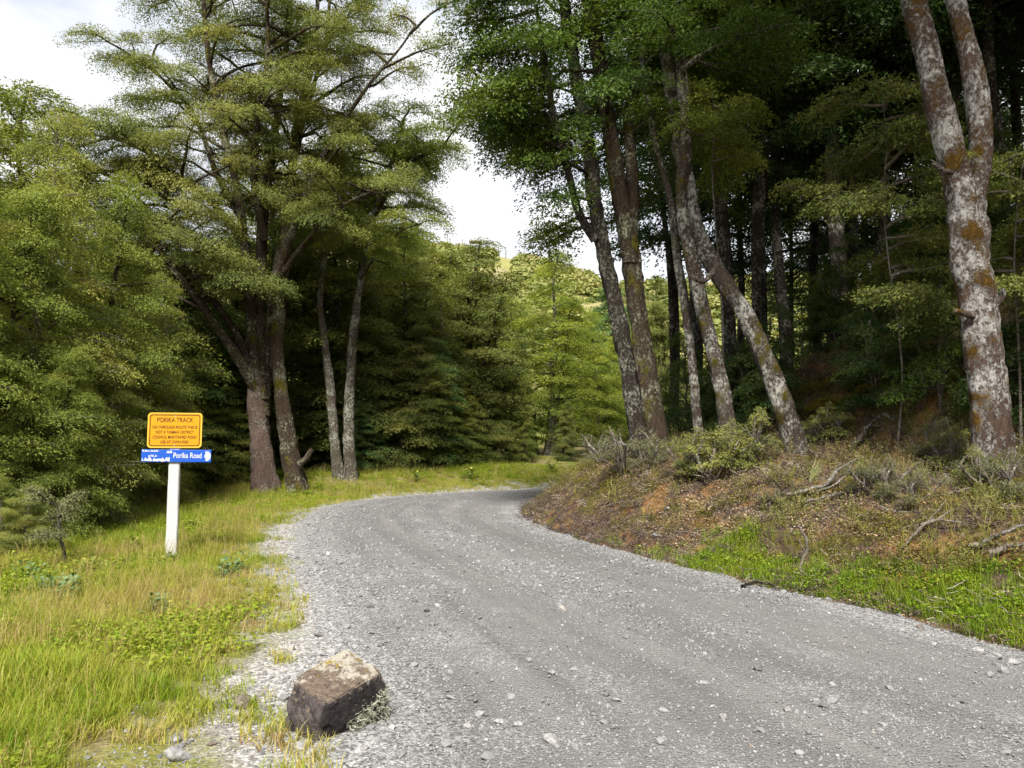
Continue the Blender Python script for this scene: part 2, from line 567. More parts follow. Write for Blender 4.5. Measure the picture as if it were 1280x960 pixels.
def mat_road():
    t = NT("road_gravel")
    p = t.pos()
    U, rut = t.attr("across"), t.attr("rut")
    n1 = t.noise(p, 1.2, 5, 0.6)
    big = t.noise(p, 0.45, 3, 0.5)

    def cells(scale, stops):
        sep = t.n("ShaderNodeSeparateColor")
        t.l(t.vor(p, scale, out="Color"), sep.inputs["Color"])
        return t.ramp(sep.outputs["Red"], stops)
    fines = t.ramp(t.noise(p, 90, 4, 0.75), [(0.3, (0.118, 0.118, 0.119)), (0.55, (0.200, 0.200, 0.202)), (0.8, (0.31, 0.311, 0.315))])
    loose = cells(55, [(0.0, (0.11, 0.11, 0.112)), (0.45, (0.235, 0.236, 0.24)), (0.8, (0.37, 0.372, 0.38)), (1.0, (0.5, 0.502, 0.51))])
    dust = t.ramp(t.noise(p, 70, 3, 0.7), [(0.3, (0.165, 0.163, 0.158)), (0.7, (0.260, 0.257, 0.250))])
    # loose stone gathers beside the wheel tracks and on both edges
    e = t.math('ABSOLUTE', t.math('SUBTRACT', U, 0.5))
    edge = t.ramp(e, [(0.36, 0.0), (0.52, 0.8)])
    sm = t.math('ADD', t.math('MULTIPLY_ADD', n1, 1.6, -0.62), edge)
    sm = t.math('SUBTRACT', sm, t.math('MULTIPLY', rut, 0.5))
    fine_cells = cells(110, [(0.0, 0.0), (1.0, 1.0)])
    lm = t.ramp(t.math('MULTIPLY_ADD', fine_cells, 0.5, t.math('SUBTRACT', sm, 0.25)), [(0.25, 0.0), (0.55, 1.0)])
    c = t.mix(lm, fines, loose)
    c = t.mix(t.math('MULTIPLY', rut, t.ramp(t.noise(p, 0.8, 4, 0.6), [(0.42, 0.0), (0.62, 0.75)])), c, dust)
    # tonal streaks left along the direction of travel by grading and wheels
    cv = t.n("ShaderNodeCombineXYZ")
    t.l(t.math('MULTIPLY', U, 13.0), cv.inputs["X"])
    t.l(t.math('MULTIPLY', t.attr("along"), 0.16), cv.inputs["Y"])
    streak = t.ramp(t.noise(cv.outputs["Vector"], 1.0, 4, 0.55, 0.3), [(0.34, (0.84, 0.835, 0.82)), (0.50, (1.0, 0.99, 0.97)), (0.66, (1.14, 1.13, 1.10))])
    c = t.mix(1.0, c, streak, 'MULTIPLY')
    speck = t.ramp(t.vor(p, 38), [(0.10, 1.0), (0.16, 0.0)])
    c = t.mix(t.math('MULTIPLY', speck, 0.3), c, (0.45, 0.45, 0.46))
    h = t.math('MULTIPLY_ADD', t.vor(p, 55), -0.9, t.noise(p, 120, 3, 0.7))
    return t.finish(c, 0.93, t.bump(h, 0.85, 0.018), 0.15)


road_me, road_xyz = road_mesh()
MAT_ROAD = mat_road()
tag(link("gravel_road", road_me, MAT_ROAD), kind="structure", label="grey gravel road bending away behind the bank")


def road_z(x, y):
    rx, ry, rz = road_xyz
    out = np.empty(len(x))
    for k in range(0, len(x), 400):
        d = (x[k:k + 400, None] - rx[None]) ** 2 + (y[k:k + 400, None] - ry[None]) ** 2
        j = d.argmin(1)
        out[k:k + 400] = rz[j]
    return out

# ------------------------------------------------------------------ wood and leaf geometry


def smooth_path(P, n):
    return resample(np.asarray(P, float), n)


def tube(path, radii, sides=8, rough=0.0, rng=None, cap=True, lobe=0.0):
    path = np.asarray(path, float)
    n = len(path)
    T = np.gradient(path, axis=0)
    T /= np.linalg.norm(T, axis=1, keepdims=True) + 1e-9
    ref = np.array([1.0, 0, 0]) if abs(T[0, 0]) < 0.8 else np.array([0, 1.0, 0])
    N = np.empty_like(path)
    v = ref - T[0] * (ref @ T[0])
    for i in range(n):
        v = v - T[i] * (v @ T[i])
        v /= np.linalg.norm(v) + 1e-9
        N[i] = v
    B = np.cross(T, N)
    a = np.linspace(0, 2 * np.pi, sides, endpoint=False)
    r = np.asarray(radii, float)[:, None] * np.ones(sides)[None]
    if rough > 0 and rng is not None:
        zz = np.arange(n)[:, None] * np.ones(sides)[None]
        s0 = int(rng.integers(1, 9999))
        r = r * (1 + rough * (vnoise(np.cos(a)[None] * 2.2 + zz * 0.16 + 50, np.sin(a)[None] * 2.2 + zz * 0.22 + 50, 1.0, s0, 3) - 0.5) * 2)
    if lobe > 0:
        run = np.concatenate([[0], np.cumsum(np.linalg.norm(np.diff(path, axis=0), axis=1))])
        ph = rng.uniform(0, 6.28)
        r = r * (1 + lobe * np.exp(-run / 0.55)[:, None] * (0.7 * np.cos(5 * a + ph) + 0.5 * np.cos(3 * a + 2 * ph))[None])
        r = r * (1 + 0.05 * np.cos(4 * a[None] + run[:, None] * 1.3 + ph) * (run > 0)[:, None])
    V = path[:, None, :] + r[..., None] * (np.cos(a)[None, :, None] * N[:, None, :] + np.sin(a)[None, :, None] * B[:, None, :])
    V = V.reshape(-1, 3)
    i = np.arange(n * sides).reshape(n, sides)
    j = np.roll(i, -1, axis=1)
    F = np.stack([i[:-1], j[:-1], j[1:], i[1:]], -1).reshape(-1, 4)
    if cap:
        V = np.vstack([V, path[-1] + T[-1] * radii[-1] * 0.6])
        top = np.stack([i[-1], j[-1], np.full(sides, n * sides), np.full(sides, n * sides)], -1)
        return V, F, top[:, :3]
    return V, F, np.zeros((0, 3), int)


class Wood:
    def __init__(self):
        self.V, self.Q, self.T, self.n = [], [], [], 0

    def add(self, path, radii, sides=8, rough=0.0, rng=None, lobe=0.0):
        V, F, T = tube(path, radii, sides, rough, rng, True, lobe)
        self.V.append(V)
        self.Q.append(F + self.n)
        self.T.append(T + self.n)
        self.n += len(V)

    def mesh(self, name, mat, origin=(0, 0, 0)):
        me = mesh_np(name, np.vstack(self.V) - np.asarray(origin), [np.vstack(self.Q), np.vstack(self.T)], smooth=True)
        me.materials.append(mat)
        return me


def norm(a):
    return a / (np.linalg.norm(a, axis=-1, keepdims=True) + 1e-9)


def leaf_mesh(name, P, R, D, Nr, tint, per, L, W, rng, mat, droop=0.25, thick=0.10, fingers=7, origin=(0, 0, 0), spread=0.17):
    """Leaves of many flat sprays. P centres, R radii, D direction each spray grows in, Nr its upward normal."""
    k = len(P)
    per, L, W = per * 1.95, L * 0.76, W * 0.72
    cnt = np.maximum((per * (R / R.mean()) ** 1.6 * rng.uniform(0.75, 1.25, k)).astype(int), 8)
    idx = np.repeat(np.arange(k), cnt)
    n = len(idx)
    t1 = norm(D - Nr * (D * Nr).sum(1, keepdims=True))
    t2 = np.cross(Nr, t1)
    base = rng.uniform(0, 6.28, k)[idx]
    th = base + rng.integers(0, fingers, n) * (2 * np.pi / fingers) + rng.normal(0, spread, n)
    rho = R[idx] * rng.uniform(0.03, 1, n) ** 0.62
    rad = np.cos(th)[:, None] * t1[idx] * 1.28 + np.sin(th)[:, None] * t2[idx] * 0.86
    pos = P[idx] + rho[:, None] * rad + Nr[idx] * (-droop * rho ** 2 / R[idx] + rng.normal(0, 1, n) * thick * R[idx])[:, None]
    pos = pos + rng.normal(0, 0.012, (n, 3))
    u = norm(rad * 0.8 + rng.normal(0, 0.55, (n, 3)) - np.array([0, 0, 0.15]))
    nn = norm(Nr[idx] + rng.normal(0, 0.46, (n, 3)))
    v = norm(np.cross(nn, u))
    s = rng.uniform(0.7, 1.25, n)[:, None]
    V = np.stack([pos - u * L * s * 0.4 + v * W * s * 0.55, pos + u * L * s * 0.62, pos - u * L * s * 0.4 - v * W * s * 0.55], 1).reshape(-1, 3)
    F = np.arange(3 * n).reshape(n, 3)
    tt = np.clip(tint[idx] + rng.normal(0, 0.075, n), 0, 1)
    me = mesh_np(name, V - np.asarray(origin), F, tint=tt)
    me.materials.append(mat)
    return me


class Pads:
    def __init__(self):
        self.P, self.R, self.D, self.N, self.T = [], [], [], [], []

    def add(self, p, r, d, n, t):
        self.P.append(p); self.R.append(r); self.D.append(d); self.N.append(n); self.T.append(t)

    def mesh(self, name, per, L, W, rng, mat, origin=(0, 0, 0), **kw):
        return leaf_mesh(name, np.array(self.P), np.array(self.R), norm(np.array(self.D)), norm(np.array(self.N)), np.array(self.T), per, L, W, rng, mat, origin=origin, **kw)


def unit(az, el):
    return np.array([math.cos(az) * math.cos(el), math.sin(az) * math.cos(el), math.sin(el)])


def bough(wood, pads, p, az, el, length, r0, rng, pad_r=0.42, arch=0.5, subs=6, tone=0.5, bare=0.3, dens=1.0, tonevar=0.16):
    """One bough: an arching stem with side twigs held flat, and leaf sprays along the outer part."""
    n = 7
    d = unit(az, el)
    pts = [np.array(p, float)]
    for i in range(1, n):
        f = i / (n - 1)
        dd = d + np.array([0, 0, -arch * f * f]) + rng.normal(0, 0.13, 3)
        pts.append(pts[-1] + norm(dd) * length / (n - 1))
    pts = np.array(pts)
    rad = r0 * (1 - np.linspace(0, 1, n)) ** 0.8 + 0.004
    wood.add(smooth_path(pts, n + 2), np.interp(np.linspace(0, 1, n + 2), np.linspace(0, 1, n), rad), 5)
    horiz = norm(np.array([d[0], d[1], 0.0]) + 1e-6)
    side = np.array([-horiz[1], horiz[0], 0])

    def spray(q, dirn, r, t):
        nrm = np.array([0, 0, 1.0]) + 0.5 * dirn * np.array([1, 1, 0]) + rng.normal(0, 0.14, 3)
        pads.add(q, r * rng.uniform(0.7, 1.25), dirn, nrm, np.clip(t + rng.normal(0, 0.1), 0, 1))
    tone = np.clip(tone + rng.normal(0, tonevar), 0.05, 0.95)
    m = max(2, int(round(length / (pad_r * 0.95) * dens)))
    for f in np.linspace(bare + 0.1, 1.0, m):
        q = np.array([np.interp(f * (n - 1), np.arange(n), pts[:, c]) for c in range(3)])
        spray(q, horiz, pad_r * (0.75 + 0.35 * (1 - f)), tone)
    for j in range(subs):
        f = bare + (0.92 - bare) * (j + rng.uniform(0.1, 0.9)) / subs
        q = np.array([np.interp(f * (n - 1), np.arange(n), pts[:, c]) for c in range(3)])
        s = 1 if j % 2 else -1
        ang = rng.uniform(0.55, 1.0)
        sd = norm(horiz * math.cos(ang) + side * s * math.sin(ang) + np.array([0, 0, rng.uniform(-0.15, 0.25)]))
        sl = length * 0.52 * (1.08 - f) * rng.uniform(0.7, 1.3) + pad_r * 0.5
        e = q + sd * sl + np.array([0, 0, -0.12 * sl])
        mid = (q + e) / 2 + np.array([0, 0, 0.06 * sl]) + rng.normal(0, 0.03 * sl, 3)
        wood.add(smooth_path([q, mid, e], 5), np.linspace(max(r0 * 0.35, 0.006), 0.004, 5), 4)
        k = max(1, int(round(sl / (pad_r * 0.95) * dens)))
        for g in np.linspace(0.45, 1.0, k):
            spray(q * (1 - g) + e * g + np.array([0, 0, 0.03]), sd, pad_r, tone)
    return pts


def along(path, t):
    n = len(path)
    f = np.clip(t, 0, 1) * (n - 1)
    return np.array([np.interp(f, np.arange(n), path[:, c]) for c in range(3)])


def trunk_radii(n, r0, r1, flare=0.35, fl=0.06):
    t = np.linspace(0, 1, n)
    return r0 + (r1 - r0) * t ** 0.85 + r0 * flare * np.exp(-t / fl)


def tiered_tree(name, seed, height_m, r0, crown, leaf, bark, prof, n_boughs, per, L, W, pad_r=0.42, el=(0.15, 0.55), arch=0.6, lean=0.25,
                stems=1, subs=6, tone=0.5, bare=0.3, dens=1.0):
    """A forest tree: stem(s) and boughs in flat tiers, the crown outline following prof(t)."""
    rng = np.random.default_rng(seed)
    root = empty(name, (0, 0, 0))
    pads, tw = Pads(), Wood()
    for s in range(stems):
        a0 = rng.uniform(0, 6.28)
        off = np.array([math.cos(a0), math.sin(a0), 0]) * (0.0 if stems == 1 else min(0.22 + 0.12 * s, 0.035 * height_m * (1 + 0.4 * s)))
        n = 9
        pts = [off + np.array([0, 0, -0.025 * height_m])]
        drift = rng.normal(0, lean, 2) * height_m / 8 + off[:2] * 2.2
        hh = height_m * (1 if s == 0 else rng.uniform(0.72, 0.95))
        for i in range(1, n):
            f = i / (n - 1)
            pts.append(off + np.array([drift[0] * f + rng.normal(0, 0.02 * hh / 4), drift[1] * f + rng.normal(0, 0.02 * hh / 4), hh * f]))
        path = smooth_path(pts, 26)
        w = Wood()
        w.add(path, trunk_radii(26, r0 * (1 if s == 0 else 0.7), 0.02), 10, 0.16, rng)
        link("trunk", w.mesh("trunk", BARK[bark]), None, root)
        nb = int(n_boughs / stems)
        for b in range(nb):
            t = crown + (1 - crown) * ((b + rng.uniform(0, 1)) / nb)
            q = along(path, t)
            rel = (t - crown) / (1 - crown)
            ln = prof(rel) * rng.uniform(0.72, 1.2)
            az = b * 2.399 + rng.normal(0, 0.35)
            e = el[0] + (el[1] - el[0]) * rel + rng.normal(0, 0.12)
            bough(tw, pads, q, az, e, max(ln, 0.35), max(0.012, min(r0 * 0.32, 0.018 * ln + 0.006)), rng, pad_r, arch, subs, tone + 0.12 * (rel - 0.5), bare, dens)
    link("branchwork", tw.mesh("branchwork", BARK[bark]), None, root)["kind"] = "stuff"
    link("crown", pads.mesh("crown", per, L, W, rng, LEAF[leaf]), None, root)
    return root


def traced_tree(name, seed, stems, leaf, bark, boughs, per, L, W, pad_r=0.45, sides=16, limb_bark=None, tone=0.5, extra=None, bare=0.28, subs=6, barks=None):
    """A tree whose stems follow the photograph. stems: list of (points, r0, r1, part name, flare). boughs: list of
    (stem index, t, azimuth, elevation, length, arch)."""
    rng = np.random.default_rng(seed)
    base = np.array(stems[0][0][0], float)
    base[2] += 0.1
    root = empty(name, base)
    paths = []
    for pts, r0, r1, part, fl in stems:
        pts = np.array(pts, float)
        ln = np.linalg.norm(np.diff(pts, axis=0), axis=1).sum()
        n = max(8, int(ln / 0.10))
        path = smooth_path(pts, n)
        if part == 'trunk':
            path = path + (np.random.default_rng(seed + 3).normal(0, r0 * 0.03, path.shape))
        w = Wood()
        w.add(path, trunk_radii(n, r0, r1, fl, 0.35 / max(ln, 0.5)), sides if r0 > 0.06 else 8, 0.26 if r0 > 0.05 else 0.1, rng, 0.26 if part == 'trunk' and r0 > 0.06 else 0.0)
        link(part, w.mesh(part, BARK[(barks or {}).get(len(paths), bark if part == 'trunk' or limb_bark is None else limb_bark)], base), None, root)
        paths.append(path)
    pads, tw = Pads(), Wood()
    for (si, t, az, el, ln, arch) in boughs:
        q = along(paths[si], t)
        bough(tw, pads, q, az, el, ln, 0.016 * ln + 0.008, rng, pad_r, arch, subs, tone, bare)
    if extra:
        extra(tw, pads, rng, paths)
    if tw.V:
        link("branchwork", tw.mesh("branchwork", BARK[limb_bark or bark], base), None, root)["kind"] = "stuff"
    if pads.P:
        link("crown", pads.mesh("crown", per, L, W, rng, LEAF[leaf], base), None, root)
    return root


def px_path(pts, Y, dY=0.0):
    """Stem points measured on the photograph at distance Y, drifting dY deeper towards the tip."""
    n = len(pts)
    return [at(x, y, Y + dY * i / max(1, n - 1)) for i, (x, y) in enumerate(pts)]


def auto_boughs(rng, si, t0, t1, n, lmin, lmax, el=(0.1, 0.6), arch=0.55, az=None):
    out = []
    for b in range(n):
        t = t0 + (t1 - t0) * (b + rng.uniform(0, 1)) / n
        a = rng.uniform(0, 6.28) if az is None else rng.normal(az[0], az[1])
        out.append((si, t, a, rng.uniform(*el), rng.uniform(lmin, lmax), arch))
    return out



# ------------------------------------------------------------------ trees whose stems the photograph shows
_YS = np.concatenate([np.arange(3, 30, 0.05), np.arange(30, 200, 0.5)])


def foot(px, py):
    """Where the sight line through a point of the photograph meets the ground."""
    P = np.array([at(px, py, Y) for Y in _YS])
    h = height(P[:, 0], P[:, 1])
    hit = np.nonzero(P[:, 2] <= h)[0]
    i = hit[0] if len(hit) else len(_YS) - 1
    p = P[i].copy()
    p[2] = h[i]
    return p


def stem_from(base_px, pts, dY=0.0, sink=0.2, top=None):
    b = foot(*base_px[:2]) if len(base_px) == 2 else place(*base_px)
    Y = b[1]
    P = [b - np.array([0, 0, sink])] + px_path(pts, Y, dY)
    if top is not None:                                            # goes on above the frame
        d = norm(P[-1] - P[-2])
        d = norm(d * 0.6 + np.array([0, 0, 0.6]))
        P = P + [P[-1] + d * top * 0.5, P[-1] + d * top + np.array([0, 0, 0.3])]
    return P, Y


def crown_dome(R, p=2.0, q=0.7, low=0.35):
    return lambda t: R * (low + (1 - low) * min(1, t / 0.25)) * max(0.06, (1 - t ** p)) ** q


# ---- the big many-stemmed beech beside the sign
rb = np.random.default_rng(11)
T0, Y0 = stem_from((331, 614), [(326, 560), (321, 500), (318, 440), (316, 395)])
S = [(T0, 0.33, 0.18, 'trunk', 0.5)]


def limb(pts, r0, r1, dY, part='limb'):
    S.append((px_path(pts, Y0, dY), r0, r1, part, 0.0))


limb([(324, 500), (316, 420), (310, 340), (303, 280), (292, 215), (275, 150), (262, 80), (255, 10), (250, -60)], 0.17, 0.04, -1.2)
limb([(328, 500), (323, 410), (326, 330), (330, 260), (342, 180), (352, 100), (362, 20), (366, -70)], 0.19, 0.05, 0.8)
limb([(330, 520), (334, 440), (345, 345), (358, 270), (366, 200), (385, 130), (405, 60), (415, -30)], 0.16, 0.035, 1.5)
limb([(340, 360), (362, 300), (392, 220), (425, 160), (462, 105), (500, 60), (520, 30)], 0.13, 0.02, -1.0)
limb([(322, 490), (300, 450), (262, 395), (225, 345), (196, 310), (160, 285), (120, 262)], 0.17, 0.02, -2.4)
limb([(306, 310), (285, 275), (250, 240), (215, 215), (175, 185), (140, 170)], 0.12, 0.02, -1.6)
limb([(300, 270), (270, 215), (245, 150), (205, 100), (160, 70)], 0.10, 0.02, 0.6)
limb([(330, 300), (318, 230), (322, 150), (335, 60), (330, -40)], 0.12, 0.03, -2.0)
T1b = foot(374, 614)
S.append(([T1b - np.array([0, 0, 0.2])] + [at(x, y, T1b[1] + d) for x, y, d in
          [(362, 565, 0), (352, 500, 0), (346, 440, 0.1), (350, 370, 0.2), (358, 300, 0.4), (364, 230, 0.5), (372, 150, 0.7), (392, 70, 1.0), (398, -20, 1.2)]], 0.24, 0.05, 'trunk', 0.55))
limb([(322, 470), (288, 405), (245, 345), (205, 285), (155, 232), (100, 205)], 0.12, 0.02, -1.8)
limb([(350, 345), (392, 290), (432, 255), (470, 238)], 0.09, 0.02, -1.2)
BG = []
for i, n_, t0_ in ((1, 26, 0.42), (2, 26, 0.42), (3, 24, 0.42), (8, 16, 0.35), (9, 22, 0.50)):
    BG += auto_boughs(rb, i, t0_, 1.0, n_, 1.4, 3.2, (0.1, 0.75), 0.6)
BG += auto_boughs(rb, 4, 0.40, 1.0, 14, 1.0, 2.2, (0.1, 0.7), 0.4)
BG += auto_boughs(rb, 5, 0.42, 1.0, 26, 1.0, 2.4, (0.0, 0.7), 0.5)
BG += auto_boughs(rb, 6, 0.30, 1.0, 26, 1.0, 2.4, (0.0, 0.7), 0.5)
BG += auto_boughs(rb, 10, 0.32, 1.0, 28, 1.0, 2.6, (0.0, 0.7), 0.5)
BG += auto_boughs(rb, 11, 0.35, 1.0, 16, 0.9, 2.0, (0.0, 0.7), 0.5)
BG += auto_boughs(rb, 7, 0.30, 1.0, 20, 1.0, 2.2, (0.0, 0.6), 0.5)
big = traced_tree("beech_tree", 12, S, 'olive', 'grove', BG, 74, 0.060, 0.034, 0.42, 22, 'brown', 0.55, bare=0.48, subs=7, barks={9: 'brown'})
tag(big, "huge multi-stemmed beech with pinkish trunk standing just behind the orange sign", "tree")
# broken branch stub low on its second stem
w = Wood()
w.add(px_path([(374, 580), (384, 572), (389, 562)], T1b[1] - 0.25), [0.10, 0.085, 0.06], 10, 0.2, rb)
link("branch_stub", w.mesh("branch_stub", BARK['brown'], big.location), None, big)

# ---- the pair of pale lichened trunks right of it
ra = np.random.default_rng(21)
for k, (base, pts, r, lab, nb) in enumerate([
    ((424, 598), [(418, 545), (412, 480), (405, 420), (400, 370), (410, 300), (425, 230), (440, 170)], 0.17, "slim pale-barked beech leaning toward the big beech beside the road", 16),
    ((440, 600), [(436, 530), (439, 450), (446, 380), (456, 320), (470, 260), (490, 200), (505, 150)], 0.19, "straight beech with pale lichen trunk and spreading crown above the road bend", 26)]):
    P, Y = stem_from(base, pts, 0.6)
    st = [(P, r, 0.03, 'trunk', 0.3)]
    if k == 1:
        st.append((px_path([(470, 260), (500, 215), (535, 190), (560, 185)], Y, -0.5), 0.07, 0.015, 'limb', 0))
        st.append((px_path([(450, 350), (470, 320), (500, 290), (525, 280)], Y, -1.0), 0.05, 0.012, 'limb', 0))
    bg = auto_boughs(ra, 0, 0.60, 1.0, nb, 1.2, 2.4, (0.0, 0.6), 0.5)
    if k == 1:
        bg += auto_boughs(ra, 1, 0.2, 1.0, 14, 0.9, 1.9, (0.0, 0.6), 0.5) + auto_boughs(ra, 2, 0.3, 1.0, 8, 0.7, 1.3, (0.0, 0.5), 0.5)
    tr = traced_tree("beech_tree", 22 + k, st, 'bright' if k else 'mid', 'pale', bg, 64, 0.075, 0.040, 0.44, 12, 'brown', 0.4, bare=0.4)
    tag(tr, lab, "tree", "pale lichened beeches beside the big beech")

for k, (base, pts, r, lab) in enumerate([
    ((364, 600, 23.5), [(368, 520), (366, 440), (371, 350), (376, 280)], 0.10, "slender dim trunk glimpsed between the big beech and the pale pair"),
    ((548, 590, 26.0), [(552, 520), (556, 450), (550, 380)], 0.09, "thin grey trunk half hidden in the forest wall"),
    ((208, 610, 18.5), [(205, 540), (212, 460), (206, 380), (214, 320)], 0.08, "slender dim trunk in the shade just behind the orange sign"),
    ((160, 610, 16.5), [(158, 560), (150, 480), (155, 400)], 0.06, "thin leaning trunk in the shade beyond the verge")]):
    P, Y = stem_from(base, pts, 0.4)
    tr = traced_tree("slender_tree", 26 + k, [(P, r, 0.03, 'trunk', 0.3)], 'mid', 'pale', auto_boughs(ra, 0, 0.5, 1.0, 10, 0.8, 1.6, (0.0, 0.5), 0.5), 40, 0.08, 0.042, 0.42, 10, None, 0.45)
    tag(tr, lab, "tree", "slender trunks in the shade")

# ---- the clump on the bank
rc = np.random.default_rng(31)
W_ = math.pi


def bank_tree(name, base, pts, r0, r1, bark, leaf, label, boughs, limbs=(), seed=1, dY=0.0, top=4.5, per=64, L=0.075, tone=0.5, fl=0.4):
    P, Y = stem_from(base, pts, dY, top=top)
    st = [(P, r0, r1, 'trunk', fl)]
    for (lp, a, b, d) in limbs:
        q = px_path(lp, Y, d)
        e = norm(q[-1] - q[-2])
        st.append((q + ([q[-1] + e * 0.7] if len(lp) > 3 else []), a, b, 'limb' if len(lp) > 3 else 'branch_stub', 0))
    t = traced_tree(name, seed, st, leaf, bark, boughs, per, L, L * 0.56, 0.42, 18, None, tone)
    return tag(t, label, "tree", "beech trees on the bank")


bank_tree("beech_tree", (806, 552, 12.9), [(790, 485), (772, 395), (757, 325), (745, 262), (738, 200), (728, 140), (716, 70), (705, 0)], 0.165, 0.08, 'dark', 'deep',
          "dark slender beech, the one closest to the road bend, forking low to the left".replace(" to the left", ""),
          auto_boughs(rc, 0, 0.40, 1.0, 20, 1.0, 2.3, (-0.05, 0.5), 0.5, (W_, 0.9)) + auto_boughs(np.random.default_rng(5), 0, 0.31, 0.48, 7, 1.2, 1.9, (-0.3, 0.1), 0.45, (W_, 0.5)) + auto_boughs(rc, 1, 0.35, 1.0, 20, 0.9, 2.0, (-0.1, 0.5), 0.5, (W_, 0.9)),
          [([(744, 300), (722, 262), (708, 205), (692, 150), (684, 90), (672, 20)], 0.085, 0.03, -0.8)], 41, 0.3, tone=0.45)
bank_tree("beech_tree", (828, 573), [(815, 505), (800, 410), (786, 310), (770, 215), (757, 130), (745, 50), (738, 0)], 0.19, 0.095, 'brown', 'deep',
          "thick brown mossy beech trunk beside the slender dark one at the bank's nose",
          auto_boughs(rc, 0, 0.42, 1.0, 20, 1.0, 2.5, (-0.05, 0.5), 0.5, (W_, 1.2)) + auto_boughs(rc, 1, 0.3, 1.0, 12, 0.9, 1.9, (0, 0.5), 0.5),
          [([(788, 330), (792, 250), (788, 170), (795, 80), (800, 0)], 0.13, 0.06, 0.5)], 42, 0.2, tone=0.45)
bank_tree("beech_tree", (916, 556, 11.8), [(902, 490), (884, 410), (866, 330), (852, 255), (857, 175), (852, 100), (846, 0)], 0.13, 0.075, 'spotted', 'deep',
          "lichen-spotted beech crossing behind the leaning trunk on the bank",
          auto_boughs(rc, 0, 0.5, 1.0, 30, 1.2, 2.8, (0, 0.5), 0.5), (), 43, 0.6, tone=0.4)
bank_tree("beech_tree", (1000, 567), [(968, 480), (936, 402), (900, 345), (872, 290), (858, 225), (842, 140), (832, 60), (826, 0)], 0.16, 0.08, 'spotted', 'deep',
          "strongly leaning mossy beech trunk with pale lichen on the bank",
          auto_boughs(rc, 0, 0.60, 1.0, 30, 1.2, 2.8, (0, 0.5), 0.5),
          [([(892, 338), (880, 352), (868, 348)], 0.05, 0.03, -0.15)], 44, 1.2, tone=0.4)
bank_tree("beech_tree", (876, 548, 12.3), [(869, 500), (864, 440), (856, 380), (846, 320), (838, 250), (820, 180), (806, 100)], 0.085, 0.04, 'spotted', 'deep',
          "thin mossy stem between the thick brown beech and the spotted one",
          auto_boughs(rc, 0, 0.6, 1.0, 8, 0.8, 1.5, (0, 0.5), 0.5), (), 45, 0.4, top=2.5)
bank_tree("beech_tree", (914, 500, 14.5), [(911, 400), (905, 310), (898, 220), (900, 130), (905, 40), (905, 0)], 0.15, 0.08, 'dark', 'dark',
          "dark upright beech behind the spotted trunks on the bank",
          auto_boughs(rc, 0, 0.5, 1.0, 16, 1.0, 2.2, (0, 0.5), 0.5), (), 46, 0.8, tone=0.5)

for k, (base, pts, r, lab) in enumerate([
    ((843, 440, 20.0), [(838, 350), (830, 270), (820, 190), (814, 100), (810, 20)], 0.10, "thin dark trunk seen through the gap beside the thick brown beech"),
    ((872, 440, 18.0), [(867, 350), (856, 270), (845, 215), (840, 120), (838, 20)], 0.16, "dark trunk behind the gap between brown and spotted beeches"),
    ((948, 470, 15.0), [(944, 380), (950, 280), (946, 180), (950, 60)], 0.08, "thin dark trunk rising behind the leaning beech")]):
    P, Y = stem_from(base, pts, 0.4, top=3.0)
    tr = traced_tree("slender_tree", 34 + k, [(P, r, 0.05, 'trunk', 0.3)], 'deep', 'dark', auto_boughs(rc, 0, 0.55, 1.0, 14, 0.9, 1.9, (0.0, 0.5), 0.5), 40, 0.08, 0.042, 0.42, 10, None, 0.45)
    tag(tr, lab, "tree", "slender trunks in the shade")

# ---- the big forked white-lichened beech at the right
Pw, Yw = stem_from((1246, 600), [(1240, 540), (1233, 470), (1224, 400), (1215, 330), (1208, 270), (1203, 228)])
st = [(Pw, 0.215, 0.195, 'trunk', 0.25),
      (px_path([(1205, 262), (1192, 205), (1176, 140), (1160, 75), (1142, 0), (1128, -80), (1120, -200), (1100, -320)], Yw, -0.2), 0.160, 0.11, 'limb', 0),
      (px_path([(1214, 250), (1226, 190), (1222, 130), (1210, 65), (1194, 0), (1180, -90), (1190, -220), (1210, -330)], Yw, 0.3), 0.135, 0.09, 'limb', 0),
      (px_path([(1216, 395), (1205, 392), (1194, 388)], Yw - 0.15, -0.1), 0.05, 0.03, 'branch_stub', 0),
      (px_path([(1240, 385), (1252, 372), (1254, 362)], Yw - 0.05, -0.1), 0.05, 0.03, 'branch_stub', 0),
      (px_path([(1196, 218), (1178, 212), (1166, 205)], Yw - 0.1, -0.1), 0.045, 0.02, 'branch_stub', 0)]
rw = np.random.default_rng(51)
bgw = auto_boughs(rw, 1, 0.66, 1.0, 34, 1.6, 3.4, (0.1, 0.6), 0.4) + auto_boughs(rw, 2, 0.66, 1.0, 34, 1.6, 3.4, (0.1, 0.6), 0.4)
wt = traced_tree("beech_tree", 52, st, 'dark', 'white', bgw, 34, 0.11, 0.062, 0.55, 24)
tag(wt, "forked beech with white lichen and rusty moss trunk, alone at the bank's top", "tree")
